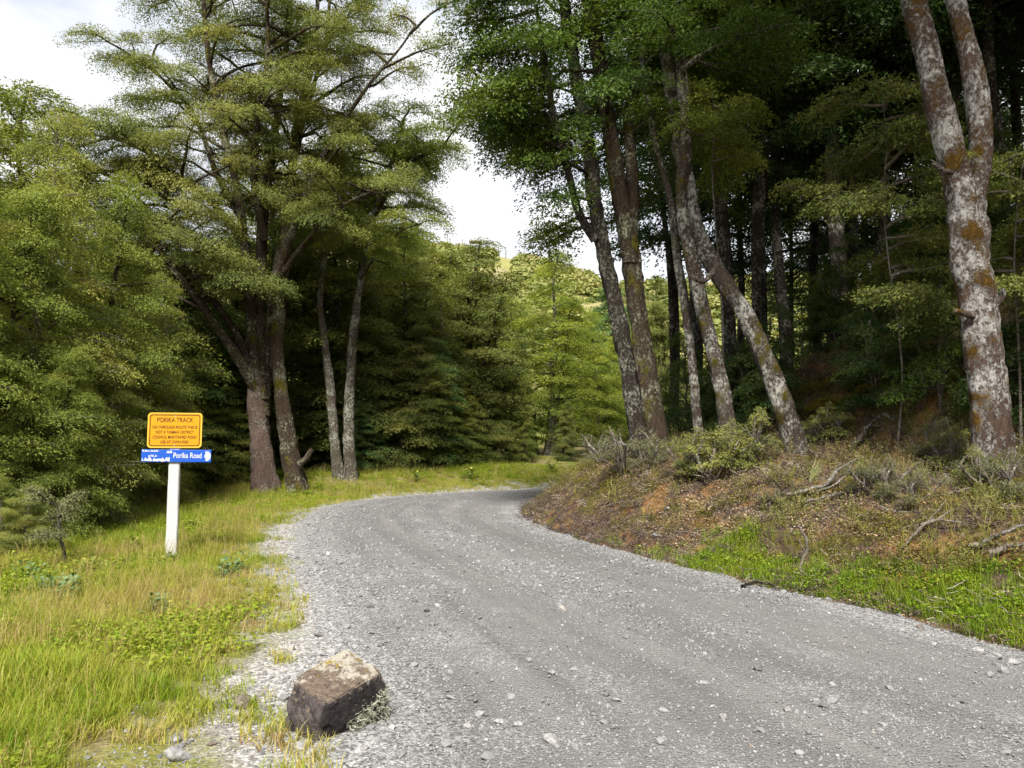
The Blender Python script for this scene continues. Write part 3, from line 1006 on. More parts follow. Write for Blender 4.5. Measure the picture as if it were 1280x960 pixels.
# strap-leaved perching plant in its fork, and thin live branches beside it
pf = at(1210, 196, Yw - 0.12)
rng = np.random.default_rng(53)
V, F = [], []
for k in range(26):
    a = rng.uniform(0, 6.28)
    ln, el = rng.uniform(0.14, 0.32), rng.uniform(0.4, 1.3)
    c0 = pf + rng.normal(0, 0.02, 3)
    sd = np.array([-math.sin(a), math.cos(a), 0]) * 0.008
    prev = None
    for i in range(5):
        f = i / 4
        c = c0 + np.array([math.cos(a), math.sin(a), 0]) * ln * f * math.cos(el) + np.array([0, 0, ln * (f * math.sin(el) - 0.9 * f * f)])
        ww = (1 - f * 0.8)
        V += [c - sd * ww, c + sd * ww]
        if i: F.append([len(V) - 4, len(V) - 3, len(V) - 1, len(V) - 2])
perch = link("perching_plant", mesh_np("perching_plant", np.array(V), np.array(F), tint=rng.uniform(0.3, 1, len(F))), LEAF['gold'])
tag(perch, "small strap-leaved plant perched in the fork of the white-lichened beech", "plant")

# slender understorey saplings with lit sprays in front of the dark forest
def sapling(base, pts, boughs, leaf, label, seed, per=46, L=0.06, r=0.02, pad=0.24, bark='twig', sink=0.15, tone=0.5, cat="sapling"):
    P, Y = stem_from(base, pts, 0, sink)
    t = traced_tree("beech_sapling", seed, [(P, r, 0.006, 'trunk', 0.2)], leaf, bark, boughs(Y), per, L, L * 0.55, pad, 8, None, tone)
    return tag(t, label, cat)


rs = np.random.default_rng(61)
sapling((1120, 560), [(1128, 480), (1122, 400), (1110, 320), (1105, 250), (1108, 180), (1104, 130)],
        lambda Y: auto_boughs(rs, 0, 0.35, 1.0, 26, 0.7, 1.5, (0.0, 0.4), 0.45), 'olive', "young beech with olive sprays beside the forked white-lichened beech", 62, tone=0.45)
sapling((1276, 560), [(1275, 480), (1272, 400), (1268, 320), (1274, 240), (1282, 190)],
        lambda Y: auto_boughs(rs, 0, 0.4, 1.0, 16, 0.6, 1.1, (0.0, 0.4), 0.4), 'olive', "thin sapling growing just behind the forked white-lichened beech", 63)
sapling((905, 470, 12.8), [(902, 380), (895, 290), (890, 210), (893, 150), (890, 118)],
        lambda Y: auto_boughs(rs, 0, 0.78, 1.0, 18, 0.6, 1.25, (0.0, 0.35), 0.4), 'bright', "lit young beech crown glowing pale green among dark trunks above the bank", 64, per=60, L=0.06, r=0.03, pad=0.30, tone=0.35)

# ------------------------------------------------------------------ forest trees: one of each kind, then copies
def bell(R):
    return lambda t: R * (0.8 + 0.2 * math.sin(5 * t)) * max(0.05, 1 - t ** 5) ** 0.6


F_MID = [tiered_tree("beech_tree", 101, 10.0, 0.17, 0.08, 'mid', 'dark', bell(1.7), 96, 42, 0.092, 0.050, 0.47, (0.0, 0.75), 0.7, lean=0.3, stems=3, subs=5, tone=0.5),
         tiered_tree("beech_tree", 102, 10.0, 0.15, 0.05, 'olive', 'brown', bell(1.75), 100, 42, 0.092, 0.050, 0.47, (0.0, 0.75), 0.7, lean=0.3, stems=4, subs=5, tone=0.45),
         tiered_tree("beech_tree", 103, 10.0, 0.16, 0.16, 'lit', 'pale', bell(1.75), 116, 46, 0.092, 0.050, 0.49, (0.05, 0.7), 0.6, lean=0.2, stems=4, subs=5, tone=0.4)]
F_BLUE = tiered_tree("beech_tree", 104, 10.0, 0.15, 0.06, 'blue', 'dark', bell(2.0), 64, 50, 0.105, 0.056, 0.48, (-0.1, 0.5), 0.6, tone=0.5)
F_EDGE = [tiered_tree("beech_tree", 111, 6.5, 0.09, 0.03, 'gold', 'twig', crown_dome(1.75, 1.6, 0.8, 0.8), 92, 66, 0.050, 0.025, 0.32, (0.15, 0.8), 0.75, stems=3, subs=6, tone=0.5),
          tiered_tree("beech_tree", 112, 6.5, 0.10, 0.04, 'bright', 'brown', crown_dome(1.7, 1.7, 0.8, 0.8), 88, 66, 0.052, 0.027, 0.33, (0.1, 0.7), 0.7, stems=2, tone=0.4)]
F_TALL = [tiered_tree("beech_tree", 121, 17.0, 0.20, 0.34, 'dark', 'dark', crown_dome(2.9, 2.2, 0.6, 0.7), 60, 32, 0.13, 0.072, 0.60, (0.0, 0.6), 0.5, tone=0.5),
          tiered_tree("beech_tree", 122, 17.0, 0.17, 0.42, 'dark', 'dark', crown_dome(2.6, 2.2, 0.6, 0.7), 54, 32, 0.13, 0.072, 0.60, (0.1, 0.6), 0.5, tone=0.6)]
SHRUB = [tiered_tree("understorey_shrub", 131, 2.6, 0.03, 0.06, 'dark', 'twig', crown_dome(1.15, 2.0, 0.7, 0.8), 34, 44, 0.062, 0.032, 0.28, (0.1, 0.7), 0.6, stems=3, subs=5, tone=0.55),
         tiered_tree("understorey_shrub", 132, 2.6, 0.03, 0.06, 'deep', 'twig', crown_dome(1.2, 1.8, 0.7, 0.8), 34, 44, 0.058, 0.030, 0.28, (0.1, 0.6), 0.7, stems=3, subs=5, tone=0.5)]
_used = set()


def plant_tree(src, px, Y, top_px=None, label="", group=None, cat="tree", rz=None, sc=None, wide=1.0, sink=0.1, X=None):
    """Stand a copy of a kind at distance Y under the photograph's column px, its top at row top_px."""
    x = at(px, 480, Y)[0] if X is None else X
    z = ground_at(x, Y)
    full = src["full"]
    s = sc if sc is not None else max(0.25, (at(px, top_px, Y)[2] - z) / full)
    rz = RNG.uniform(0, 6.28) if rz is None else rz
    loc = (x, Y, z - sink)
    if src.name not in _used:
        _used.add(src.name)
        src.location, src.rotation_euler, src.scale = loc, (0, 0, rz), (s * wide, s * wide, s)
        src["label"] = label
        if group: src["group"] = group
        r = src
    else:
        r = dup(src, loc, rz, (s * wide, s * wide, s), label, group)
    r["category"] = cat
    return r


for s_ in F_MID + [F_BLUE]: s_["full"] = 10.0
for s_ in F_EDGE: s_["full"] = 6.5
for s_ in F_TALL: s_["full"] = 17.0
for s_ in SHRUB: s_["full"] = 2.6

G_BEND = "trees of the forest wall behind the road bend"
for (k, px, Y, top, lab, wide) in [
    (1, 462, 25.0, 330, "olive beech behind the pale lichened pair of trunks", 1.0),
    (0, 508, 26.5, 292, "tall green beech in the forest wall above the road bend", 1.15),
    (1, 556, 29.0, 308, "tallest olive beech of the forest wall, its top under the skyline", 1.15),
    (0, 594, 31.0, 352, "green beech with lit shoulder beside the pale scar on the hill", 0.95),
    (0, 618, 29.0, 410, "lower green beech in front of the lit central beech, drooping to the grass", 1.0),
    (3, 545, 25.0, 425, "bluish green beech between olive ones behind the bend", 1.0),
    (1, 492, 23.6, 395, "low olive beech sweeping to the ground at the bend's grass edge", 1.15),
    (0, 575, 25.6, 470, "small dark beech drooping over the far grass strip", 1.3),
    (3, 455, 23.2, 480, "small bluish beech at the foot of the pale lichened trunks", 1.1),
    (2, 682, 33.0, 322, "bright green tiered beech standing free at the centre under the hill", 1.05),
    (1, 636, 42.0, 345, "dark-topped beech peeping over behind the bright central beech", 0.8),
    (2, 752, 37.0, 392, "yellow-green beech with pale trunks beyond the bank's nose", 0.9),
    (2, 716, 44.0, 372, "pale green beech on the slope behind the bright central one", 0.8),
    (0, 800, 42.0, 385, "green beech glimpsed between the bank trunks", 0.9),
    (1, 845, 40.0, 350, "olive beech seen through the spotted trunks on the bank", 0.9),
    (3, 770, 46.0, 360, "bluish beech on the slope beyond the bank's slender trunks", 0.9),
    (1, 700, 29.5, 500, "low olive beech at the far end of the grass strip", 0.9),
    (0, 522, 32.0, 280, "green beech rising behind the forest wall nearest the pale lichened pair", 1.2),
    (1, 572, 34.0, 325, "olive beech at the back of the forest wall under the lookout stand", 1.1),
    (1, 440, 29.0, 260, "olive beech filling the gap behind the pale lichened pair", 1.2),
    (0, 525, 24.6, 440, "low green beech in the middle of the forest wall's foot", 1.3),
    (1, 605, 26.8, 455, "low olive beech at the right foot of the forest wall".replace(" right", " far"), 1.3),
    (0, 655, 28.0, 520, "small green beech at the foot of the bright central tree", 0.9)]:
    plant_tree((F_MID + [F_BLUE])[k], px, Y, top, lab, G_BEND, wide=wide * 1.3)

G_SIGN = "edge trees beyond the verge behind the sign"
for (k, px, Y, top, lab, wide) in [
    (0, 20, 12.5, 120, "golden green young beech at the frame's edge beyond the verge", 1.0),
    (1, 95, 14.0, 215, "bright green young beech between the golden ones beyond the verge", 1.0),
    (0, 165, 16.0, 300, "golden green beech whose sprays reach toward the big beech", 0.9),
    (1, 40, 11.0, 400, "low bright beech bush at the verge's outer edge", 1.1),
    (0, 120, 12.8, 430, "low golden beech behind the small bare sapling", 1.1),
    (1, -40, 10.5, 150, "bright young beech half out of the frame beyond the verge", 1.0),
    (0, 190, 15.5, 430, "golden beech low behind the orange sign", 1.0)]:
    plant_tree(F_EDGE[k], px, Y, top, lab, G_SIGN, wide=wide)

G_BACK = "forest trees behind the big beech"
BACK_LABELS = {(225, 470): "low beech in the shade between the sign and the big beech", (20, 110): "tall beech rising over the golden young beeches at the frame's edge",
               (130, 420): "beech in the shade behind the thin pale bare stem", (60, 430): "bluish beech in the shade behind the broad golden olive bush", (90, 200): "beech whose top shows between the golden young beeches and the big beech",
               (430, 150): "tall beech behind the pale lichened pair, its top near the sky gap"}
LB = "dark beech of the shaded forest behind the big beech"
for (k, px, Y, top, wide) in [(0, 90, 20, 200, 1), (1, 170, 22, 250, 1), (3, 235, 21, 330, 1), (0, 285, 24, 280, 1), (1, 340, 25, 240, 1), (0, 395, 24.5, 200, 0.9),
                              (1, 225, 18.5, 470, 1.2), (0, 285, 20.5, 480, 1.2), (1, 400, 23.5, 430, 1.1), (0, 20, 17, 110, 1), (1, -60, 15, 120, 1), (0, 430, 28, 150, 1),
                              (0, 130, 17.5, 420, 1.2), (3, 60, 15.5, 430, 1.2), (0, 350, 22.8, 500, 1.4)]:
    plant_tree((F_MID + [F_BLUE])[k], px, Y, top, BACK_LABELS.get((px, top), LB), G_BACK, wide=wide * 1.4)

# dark trunks in the forest above the bank
G_DARK = "dark upright trunks in the shaded forest above the bank"
LD = "dark tall beech standing in the shaded forest above the bank"
DARK_LABELS = {945: "dark tall trunk closest behind the leaning beech on the bank", 978: "dark tall trunk second behind the leaning beech, under the pale green sapling",
               1040: "dark tall trunk midway between the leaning beech and the forked white beech", 1068: "dark trunk just beside the midway one, deeper in the forest",
               1112: "dark trunk behind the olive-sprayed young beech", 1192: "dark tall trunk right behind the forked white beech's lower stem".replace(" right", ""),
               1256: "dark trunk seen between the white beech's fork and the frame edge", 925: "dark trunk deep behind the lichen-spotted beech", 1020: "dark trunk far back above the moss cushions"}
rd = np.random.default_rng(71)
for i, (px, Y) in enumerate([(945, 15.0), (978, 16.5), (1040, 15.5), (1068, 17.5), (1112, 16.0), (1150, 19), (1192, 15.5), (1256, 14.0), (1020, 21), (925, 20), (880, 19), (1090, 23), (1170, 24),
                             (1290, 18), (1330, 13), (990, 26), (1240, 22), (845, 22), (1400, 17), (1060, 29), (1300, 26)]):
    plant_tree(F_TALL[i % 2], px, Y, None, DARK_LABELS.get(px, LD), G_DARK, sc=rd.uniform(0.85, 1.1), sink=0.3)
for (x, y) in [(9.5, 8.2), (11.5, 5.5), (8.5, 4.0), (13, 9), (12, 12.5), (9.6, 11.2), (10.6, 14.2), (12.5, 15.5)]:  # unseen trees beyond the right frame edge, added to darken the forest
    plant_tree(F_TALL[int(x) % 2], 0, y, None, LD, G_DARK, sc=0.95, X=x)

G_UND = "shrubs of the shaded understorey above the bank"
LU = "dark green shrub in the shaded understorey above the bank"
for i in range(48):
    px, Y = rd.uniform(860, 1330), rd.uniform(13.2, 24)
    x = at(px, 480, Y)[0]
    plant_tree(SHRUB[int(rd.integers(0, 2))], px, Y, None, LU, G_UND, "shrub", sc=rd.uniform(0.5, 1.25))
for (k, px, py, s, lab) in [
    (1, 1165, 520, 0.80, "grey-green shrub standing beside the forked white-lichened beech"),
    (0, 1100, 500, 0.70, "dark leafy shrub in front of the shaded slope above the bank"),
    (0, 1270, 520, 0.80, "dark shrub behind the forked white-lichened beech")]:
    f = foot(px, py)
    plant_tree(SHRUB[k], px, f[1], None, lab, G_UND, "shrub", sc=s)

# ------------------------------------------------------------------ scattered ground cover (uncountable)
def flat_mat(name, col, rough=0.6, spec=0.3, noise=0.0, scale=20):
    t = NT(name)
    if noise <= 0:
        return t.finish(col, rough, None, spec)
    c = t.mix(t.noise(t.pos(True), scale, 5, 0.65), tuple(v * (1 - noise) for v in col), tuple(min(1, v * (1 + noise)) for v in col))
    return t.finish(c, rough, None, spec)


def scatter(name, pts, rot, scl, tint, protos, label):
    """One object of kind stuff: small meshes set on many points."""
    n = len(pts)
    me = bpy.data.meshes.new(name)
    me.vertices.add(n)
    me.vertices.foreach_set("co", np.asarray(pts, np.float32).ravel())
    for nm, typ, key, v in (("rot", 'FLOAT_VECTOR', "vector", rot), ("scl", 'FLOAT', "value", scl), ("tint", 'FLOAT', "value", tint)):
        a = me.attributes.new(nm, typ, 'POINT')
        a.data.foreach_set(key, np.asarray(v, np.float32).ravel())
    a = me.attributes.new("pick", 'INT', 'POINT')
    a.data.foreach_set("value", RNG.integers(0, len(protos), n).astype(np.int32))
    o = link(name, me)
    g = bpy.data.node_groups.new(name, 'GeometryNodeTree')
    g.interface.new_socket("Geometry", in_out='INPUT', socket_type='NodeSocketGeometry')
    g.interface.new_socket("Geometry", in_out='OUTPUT', socket_type='NodeSocketGeometry')
    gi, go = g.nodes.new("NodeGroupInput"), g.nodes.new("NodeGroupOutput")
    iop, jn = g.nodes.new("GeometryNodeInstanceOnPoints"), g.nodes.new("GeometryNodeJoinGeometry")
    for p in protos:
        oi = g.nodes.new("GeometryNodeObjectInfo")
        oi.inputs["Object"].default_value = p
        oi.inputs["As Instance"].default_value = True
        g.links.new(oi.outputs["Geometry"], jn.inputs[0])

    def na(nm, typ):
        nd = g.nodes.new("GeometryNodeInputNamedAttribute")
        nd.data_type = typ
        nd.inputs["Name"].default_value = nm
        return nd.outputs[0]
    g.links.new(gi.outputs[0], iop.inputs["Points"])
    g.links.new(jn.outputs[0], iop.inputs["Instance"])
    iop.inputs["Pick Instance"].default_value = True
    g.links.new(na("pick", 'INT'), iop.inputs["Instance Index"])
    g.links.new(na("rot", 'FLOAT_VECTOR'), iop.inputs["Rotation"])
    g.links.new(na("scl", 'FLOAT'), iop.inputs["Scale"])
    g.links.new(iop.outputs["Instances"], go.inputs[0])
    o.modifiers.new(name, 'NODES').node_group = g
    return tag(o, label, kind="stuff")


def proto(name, me, mat):
    me.materials.append(mat)
    return bpy.data.objects.new(name, me)


def blades_mesh(name, n, h, spread, rng, w=0.006, lean=0.5, seeds=0.0, kink=1.2):
    V, F, T = [], [], []
    for k in range(n):
        a, r = rng.uniform(0, 6.28), spread * math.sqrt(rng.uniform())
        b = np.array([math.cos(a) * r, math.sin(a) * r, -0.02])
        d = rng.uniform(0, 6.28)
        L, ln = h * rng.uniform(0.45, 1.1), lean * rng.uniform(0.2, 1.0)
        dirh = np.array([math.cos(d), math.sin(d), 0])
        sd = np.array([-math.sin(d), math.cos(d), 0])
        segs = 3
        i0 = len(V)
        t0 = rng.uniform()
        for i in range(segs + 1):
            f = i / segs
            c = b + dirh * L * ln * f ** 1.8 + np.array([0, 0, L * (f - 0.35 * ln * f ** 3)])
            ww = w * (1 - f) ** 0.7 * 0.5 + 0.0006
            if seeds and i == segs: ww = 0.001
            V += [c - sd * ww, c + sd * ww]
            if i:
                q = i0 + 2 * i
                F.append([q - 2, q - 1, q + 1, q]); T.append(t0)
        if rng.uniform() < seeds:
            for m in range(5):
                f = 0.72 + 0.06 * m
                c = b + dirh * L * ln * f ** 1.8 + np.array([0, 0, L * (f - 0.35 * ln * f ** 3)])
                e = sd * rng.choice([-1, 1]) * 0.012 + np.array([0, 0, 0.012]) + dirh * rng.normal(0, 0.006)
                u = np.array([0, 0, 0.004])
                q = len(V)
                V += [c - u, c + e * 0.6 - u, c + e, c + e * 0.5 + u]
                F.append([q, q + 1, q + 2, q + 3]); T.append(1.0)
    return mesh_np(name, np.array(V), np.array(F), tint=np.array(T))


def mat_grass(name, stops, trans=0.35):
    t = NT(name)
    f = t.math('MULTIPLY_ADD', t.attr("tint", 'GEOMETRY'), 0.22, t.attr("tint", 'INSTANCER'))
    c = t.ramp(f, stops)
    tc = t.mix(1.0, c, (1.2, 1.15, 0.6), 'MULTIPLY')
    return t.finish(c, 0.55, None, 0.2, trans, tc)


G_STOPS = [(0.0, (0.120, 0.230, 0.016)), (0.35, (0.225, 0.290, 0.020)), (0.66, (0.350, 0.335, 0.055)), (0.86, (0.430, 0.365, 0.150)), (1.0, (0.340, 0.215, 0.115))]
MG = mat_grass("grass_blades", G_STOPS)
rg = np.random.default_rng(201)
GRASS_LONG = [proto("grass_tuft", blades_mesh("grass_tuft", 30, 0.25, 0.11, rg, 0.0046, 0.9), MG) for _ in range(3)]
GRASS_SEED = [proto("seed_grass", blades_mesh("seed_grass", 11, 0.46, 0.10, rg, 0.0035, 0.55, seeds=0.8), MG) for _ in range(2)]
GRASS_LOW = [proto("low_grass", blades_mesh("low_grass", 22, 0.12, 0.08, rg, 0.006, 0.9), MG) for _ in range(3)]


def herb_mesh(name, n, h, rad, rng, L=0.03, W=0.02):
    """A low leafy herb: small oval leaves around short stems."""
    P = rng.normal(0, 1, (n, 3)) * np.array([rad * 0.5, rad * 0.5, h * 0.25]) + np.array([0, 0, h * 0.5])
    P[:, 2] = np.abs(P[:, 2])
    a = rng.uniform(0, 6.28, n)
    u = np.stack([np.cos(a), np.sin(a), rng.normal(0, 0.3, n)], 1)
    nn = norm(np.array([0, 0, 1.0]) + rng.normal(0, 0.4, (n, 3)))
    v = norm(np.cross(nn, u))
    s = rng.uniform(0.6, 1.3, n)[:, None]
    V = np.stack([P - u * L * s / 2, P + v * W * s / 2, P + u * L * s / 2, P - v * W * s / 2], 1).reshape(-1, 3)
    return mesh_np(name, V, np.arange(4 * n).reshape(n, 4), tint=rng.uniform(0, 1, n))


HERB = [proto("low_herb", herb_mesh("low_herb", 46, 0.12, 0.11, rg), MG) for _ in range(3)]


def sample_ground(n, x0, x1, y0, y1, power, rng):
    """Points over a patch of ground, thinning with distance as 1 / y**power."""
    u = rng.uniform(0, 1, n)
    if abs(power - 1) < 1e-6:
        y = y0 * (y1 / y0) ** u
    else:
        k = 1 - power
        y = (y0 ** k + u * (y1 ** k - y0 ** k)) ** (1 / k)
    x = rng.uniform(x0, x1, n)
    return x, y


def put(name, protos, x, y, scl, tint, rng, label, tilt=0.12, lift=0.0, onroad=False):
    z = road_z(x, y) if onroad else height(x, y)
    pts = np.stack([x, y, z + lift], 1)
    rot = np.stack([rng.normal(0, tilt, len(x)), rng.normal(0, tilt, len(x)), rng.uniform(0, 6.28, len(x))], 1)
    return scatter(name, pts, rot, scl, np.clip(tint, 0, 1), protos, label)


def verge_points(n, seed):
    rng = np.random.default_rng(seed)
    x, y = sample_ground(n, -11, 6, 2.8, 27, 0.9, rng)
    keep = np.abs(x) < 0.80 * y + 1.2
    x, y = x[keep], y[keep]
    dr, dl, ins = zones(x, y)
    edge = np.interp(y, [3, 4.5, 6, 7.5, 10, 18, 20], [1.5, 1.25, 0.85, 0.45, 0.55, 0.35, 0.12])
    nz = vnoise(x, y, 1.1, 77, 3) - 0.5
    m = sstep(-0.45, 0.45, dl - edge + nz * 1.5)
    return rng, x, y, dl, m, nz


rng, x, y, dl, m, nz = verge_points(60000, 301)
pz = vnoise(x, y, 0.55, 88, 3)
sel = (rng.uniform(0, 1, len(x)) < m * (0.22 + 0.78 * sstep(0.38, 0.56, pz))) & (dl > 0.05) & (dl < 6)
tint = 0.15 + 0.55 * (vnoise(x, y, 1.1, 99, 3) - 0.28) + rng.normal(0, 0.19, len(x)) + 0.25 * np.exp(-dl / 0.8)
s = rng.uniform(0.35, 0.92, len(x)) * (0.35 + 1.0 * vnoise(x, y, 1.7, 205, 2)) * (0.55 + 0.6 * sstep(0.3, 2.4, dl)) * (0.8 + 0.5 * pz)
put("long_grass", GRASS_LONG, x[sel], y[sel], s[sel], tint[sel], rng, "long yellow-green grass on the verge around the sign")
rng, x, y, dl, m, nz = verge_points(26000, 302)
sel = (rng.uniform(0, 1, len(x)) < m * sstep(0.40, 0.62, vnoise(x, y, 0.7, 111, 3)) * 0.75) & (dl > 0.3) & (dl < 6)
put("seeding_grass", GRASS_SEED, x[sel], y[sel], rng.uniform(0.4, 0.85, sel.sum()), rng.normal(0.66, 0.10, sel.sum()), rng, "dry seeding grass stalks standing in the verge")
rng, x, y, dl, m, nz = verge_points(52000, 303)
sel = (rng.uniform(0, 1, len(x)) < np.clip(m * 0.5 + 0.55 * sstep(0.50, 0.62, vnoise(x, y, 1.9, 121, 3)) * sstep(-0.1, 0.5, dl), 0, 1)) & (dl > 0.08) & (dl < 6)
tt = 0.25 + 0.9 * (vnoise(x, y, 1.3, 131, 3) - 0.3) + rng.normal(0, 0.12, len(x)) + 0.2 * np.exp(-dl / 0.6)
put("short_grass", GRASS_LOW, x[sel], y[sel], rng.uniform(0.5, 1.2, sel.sum()), tt[sel], rng, "short tufted grass thinning into the gravel")
rng, x, y, dl, m, nz = verge_points(30000, 304)
sel = (rng.uniform(0, 1, len(x)) < m * sstep(0.50, 0.60, vnoise(x, y, 0.9, 141, 3))) & (dl > 0.5) & (dl < 6)
put("clover", HERB, x[sel], y[sel], rng.uniform(0.6, 1.3, sel.sum()), rng.normal(0.2, 0.1, sel.sum()), rng, "low clover and herbs among the verge grass")

# grass strip at the foot of the bank
rng = np.random.default_rng(311)
x, y = sample_ground(60000, 0, 8, 3.4, 11.5, 1.0, rng)
dr, dl, ins = zones(x, y)
band = np.interp(y, [4, 6, 8, 9.3, 10], [0.62, 0.6, 0.56, 0.45, 0.0])
keep = (dr > 0.06) & (dr < 3)
m = sstep(-0.25, 0.2, band - dr + (vnoise(x, y, 1.6, 151, 3) - 0.5) * 0.9) * sstep(0.02, 0.2, dr + (vnoise(x, y, 2.2, 152, 2) - 0.6) * 0.3)
pz = vnoise(x, y, 1.4, 153, 3)
sel = keep & (rng.uniform(0, 1, len(x)) < m * (0.22 + 0.78 * sstep(0.33, 0.52, pz)))
put("roadside_grass", GRASS_LOW + GRASS_LONG[:1] + HERB[:1], x[sel], y[sel], rng.uniform(0.35, 0.95, sel.sum()),
    0.02 + 0.6 * (vnoise(x, y, 1.0, 154, 3)[sel] - 0.3) + rng.normal(0, 0.1, sel.sum()), rng, "bright green grass strip at the foot of the bank")

# leaf litter, twigs and low moss on the bank
ML = LEAF['litter']


def litter_mat(name, stops, trans=0.05):
    t = NT(name)
    f = t.math('MULTIPLY_ADD', t.attr("tint", 'GEOMETRY'), 0.35, t.attr("tint", 'INSTANCER'))
    return t.finish(t.ramp(f, stops), 0.85, None, 0.15, trans, None) if trans == 0 else t.finish(t.ramp(f, stops), 0.85, None, 0.15)


MLIT = litter_mat("dead_leaf_litter", [(0.0, (0.034, 0.023, 0.020)), (0.35, (0.100, 0.068, 0.055)), (0.62, (0.190, 0.140, 0.095)), (0.8, (0.30, 0.205, 0.095)), (1.0, (0.370, 0.310, 0.225))])
MTWG = litter_mat("twig_litter", [(0.0, (0.045, 0.032, 0.028)), (0.5, (0.150, 0.115, 0.095)), (1.0, (0.400, 0.350, 0.300))])


def twigs_mesh(name, n, rng):
    V, F, T = [], [], []
    for k in range(n):
        c = rng.normal(0, 0.07, 3) * np.array([1, 1, 0.25]) + np.array([0, 0, 0.02])
        a = rng.uniform(0, 6.28)
        d = np.array([math.cos(a), math.sin(a), rng.normal(0, 0.35)]) * rng.uniform(0.05, 0.16)
        r = rng.uniform(0.002, 0.006)
        s1, s2 = np.array([-math.sin(a), math.cos(a), 0]) * r, np.array([0, 0, r])
        i = len(V)
        mid = c + d * 0.5 + rng.normal(0, 0.012, 3)
        for q, w in ((c, 1.0), (mid, 0.8), (c + d, 0.4)):
            V += [q - s1 * w - s2 * 0.5 * w, q + s1 * w - s2 * 0.5 * w, q + s2 * w]
        for b in (0, 3):
            for (p_, q_) in ((0, 1), (1, 2), (2, 0)):
                F.append([i + b + p_, i + b + q_, i + b + 3 + q_, i + b + 3 + p_]); T.append(rng.uniform())
    return mesh_np(name, np.array(V), np.array(F), tint=np.array(T))


LEAFLIT = [proto("dead_leaves", herb_mesh("dead_leaves", 44, 0.030, 0.16, rg, 0.021, 0.011), MLIT) for _ in range(3)]
TWIGLIT = [proto("twig_litter", twigs_mesh("twig_litter", 9, rg), MTWG) for _ in range(3)]
MOSSY = [proto("moss_tuft", herb_mesh("moss_tuft", 60, 0.07, 0.13, rg, 0.018, 0.010), mat_grass("moss_blades", [(0.0, (0.045, 0.050, 0.008)), (0.4, (0.120, 0.115, 0.016)), (0.8, (0.230, 0.185, 0.030)), (1.2, (0.300, 0.200, 0.05))], 0.15)) for _ in range(2)]


def bank_points(n, seed, dmax=6.0, ymax=19.5):
    rng = np.random.default_rng(seed)
    x, y = sample_ground(n, -0.5, 13, 3.6, ymax, 0.7, rng)
    keep = x < 0.80 * y + 1.0
    x, y = x[keep], y[keep]
    dr, dl, ins = zones(x, y)
    k = (dr > 0.02) & (dr < dmax)
    return rng, x[k], y[k], dr[k]


rng, x, y, dr = bank_points(44000, 321)
t0 = vnoise(x, y, 1.2, 161, 3)
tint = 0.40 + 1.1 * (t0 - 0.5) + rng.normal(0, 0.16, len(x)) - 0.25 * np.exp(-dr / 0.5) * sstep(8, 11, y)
sel = rng.uniform(0, 1, len(x)) < 0.55 * (0.1 + 0.9 * sstep(0.38, 0.62, vnoise(x, y, 1.6, 162, 3)))
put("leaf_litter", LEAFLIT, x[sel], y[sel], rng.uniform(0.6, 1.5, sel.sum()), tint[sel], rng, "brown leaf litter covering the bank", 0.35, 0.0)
rng, x, y, dr = bank_points(26000, 322)
dens = 0.40 + 0.6 * sstep(0.45, 0.6, vnoise(x, y, 1.0, 171, 3)) + 1.2 * np.exp(-((dr - 0.15) / 0.45) ** 2) * sstep(8.5, 11, y)
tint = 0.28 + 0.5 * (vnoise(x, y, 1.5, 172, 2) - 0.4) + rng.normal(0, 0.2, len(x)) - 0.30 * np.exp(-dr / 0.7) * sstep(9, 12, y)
sel = rng.uniform(0, 1, len(x)) < dens
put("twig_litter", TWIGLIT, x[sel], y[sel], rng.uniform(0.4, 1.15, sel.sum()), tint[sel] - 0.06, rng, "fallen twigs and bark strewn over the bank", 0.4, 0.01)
rng, x, y, dr = bank_points(30000, 323, 9.0)
dens = sstep(0.47, 0.58, vnoise(x, y, 1.3, 181, 3)) * sstep(0.3, 0.9, dr) * 0.8 + 0.7 * np.exp(-((x - 1.2) ** 2 / 0.5 + (y - 15.0) ** 2 / 1.5)) + 0.5 * np.exp(-((x - 1.5) ** 2 + (y - 14.6) ** 2) / 0.9)
sel = rng.uniform(0, 1, len(x)) < dens
put("bank_moss", MOSSY, x[sel], y[sel], rng.uniform(0.6, 1.6, sel.sum()), rng.normal(0.35, 0.2, sel.sum()), rng, "olive and golden moss in patches on the bank", 0.2)
rng, x, y, dr = bank_points(16000, 324)
dens = sstep(0.50, 0.62, vnoise(x, y, 1.1, 191, 3)) * sstep(0.3, 0.8, dr) * 0.4
sel = rng.uniform(0, 1, len(x)) < dens
put("bank_grass", GRASS_LOW + GRASS_SEED, x[sel], y[sel], rng.uniform(0.4, 0.9, sel.sum()), rng.normal(0.55, 0.2, sel.sum()), rng, "sparse dry grass wisps on the bank")



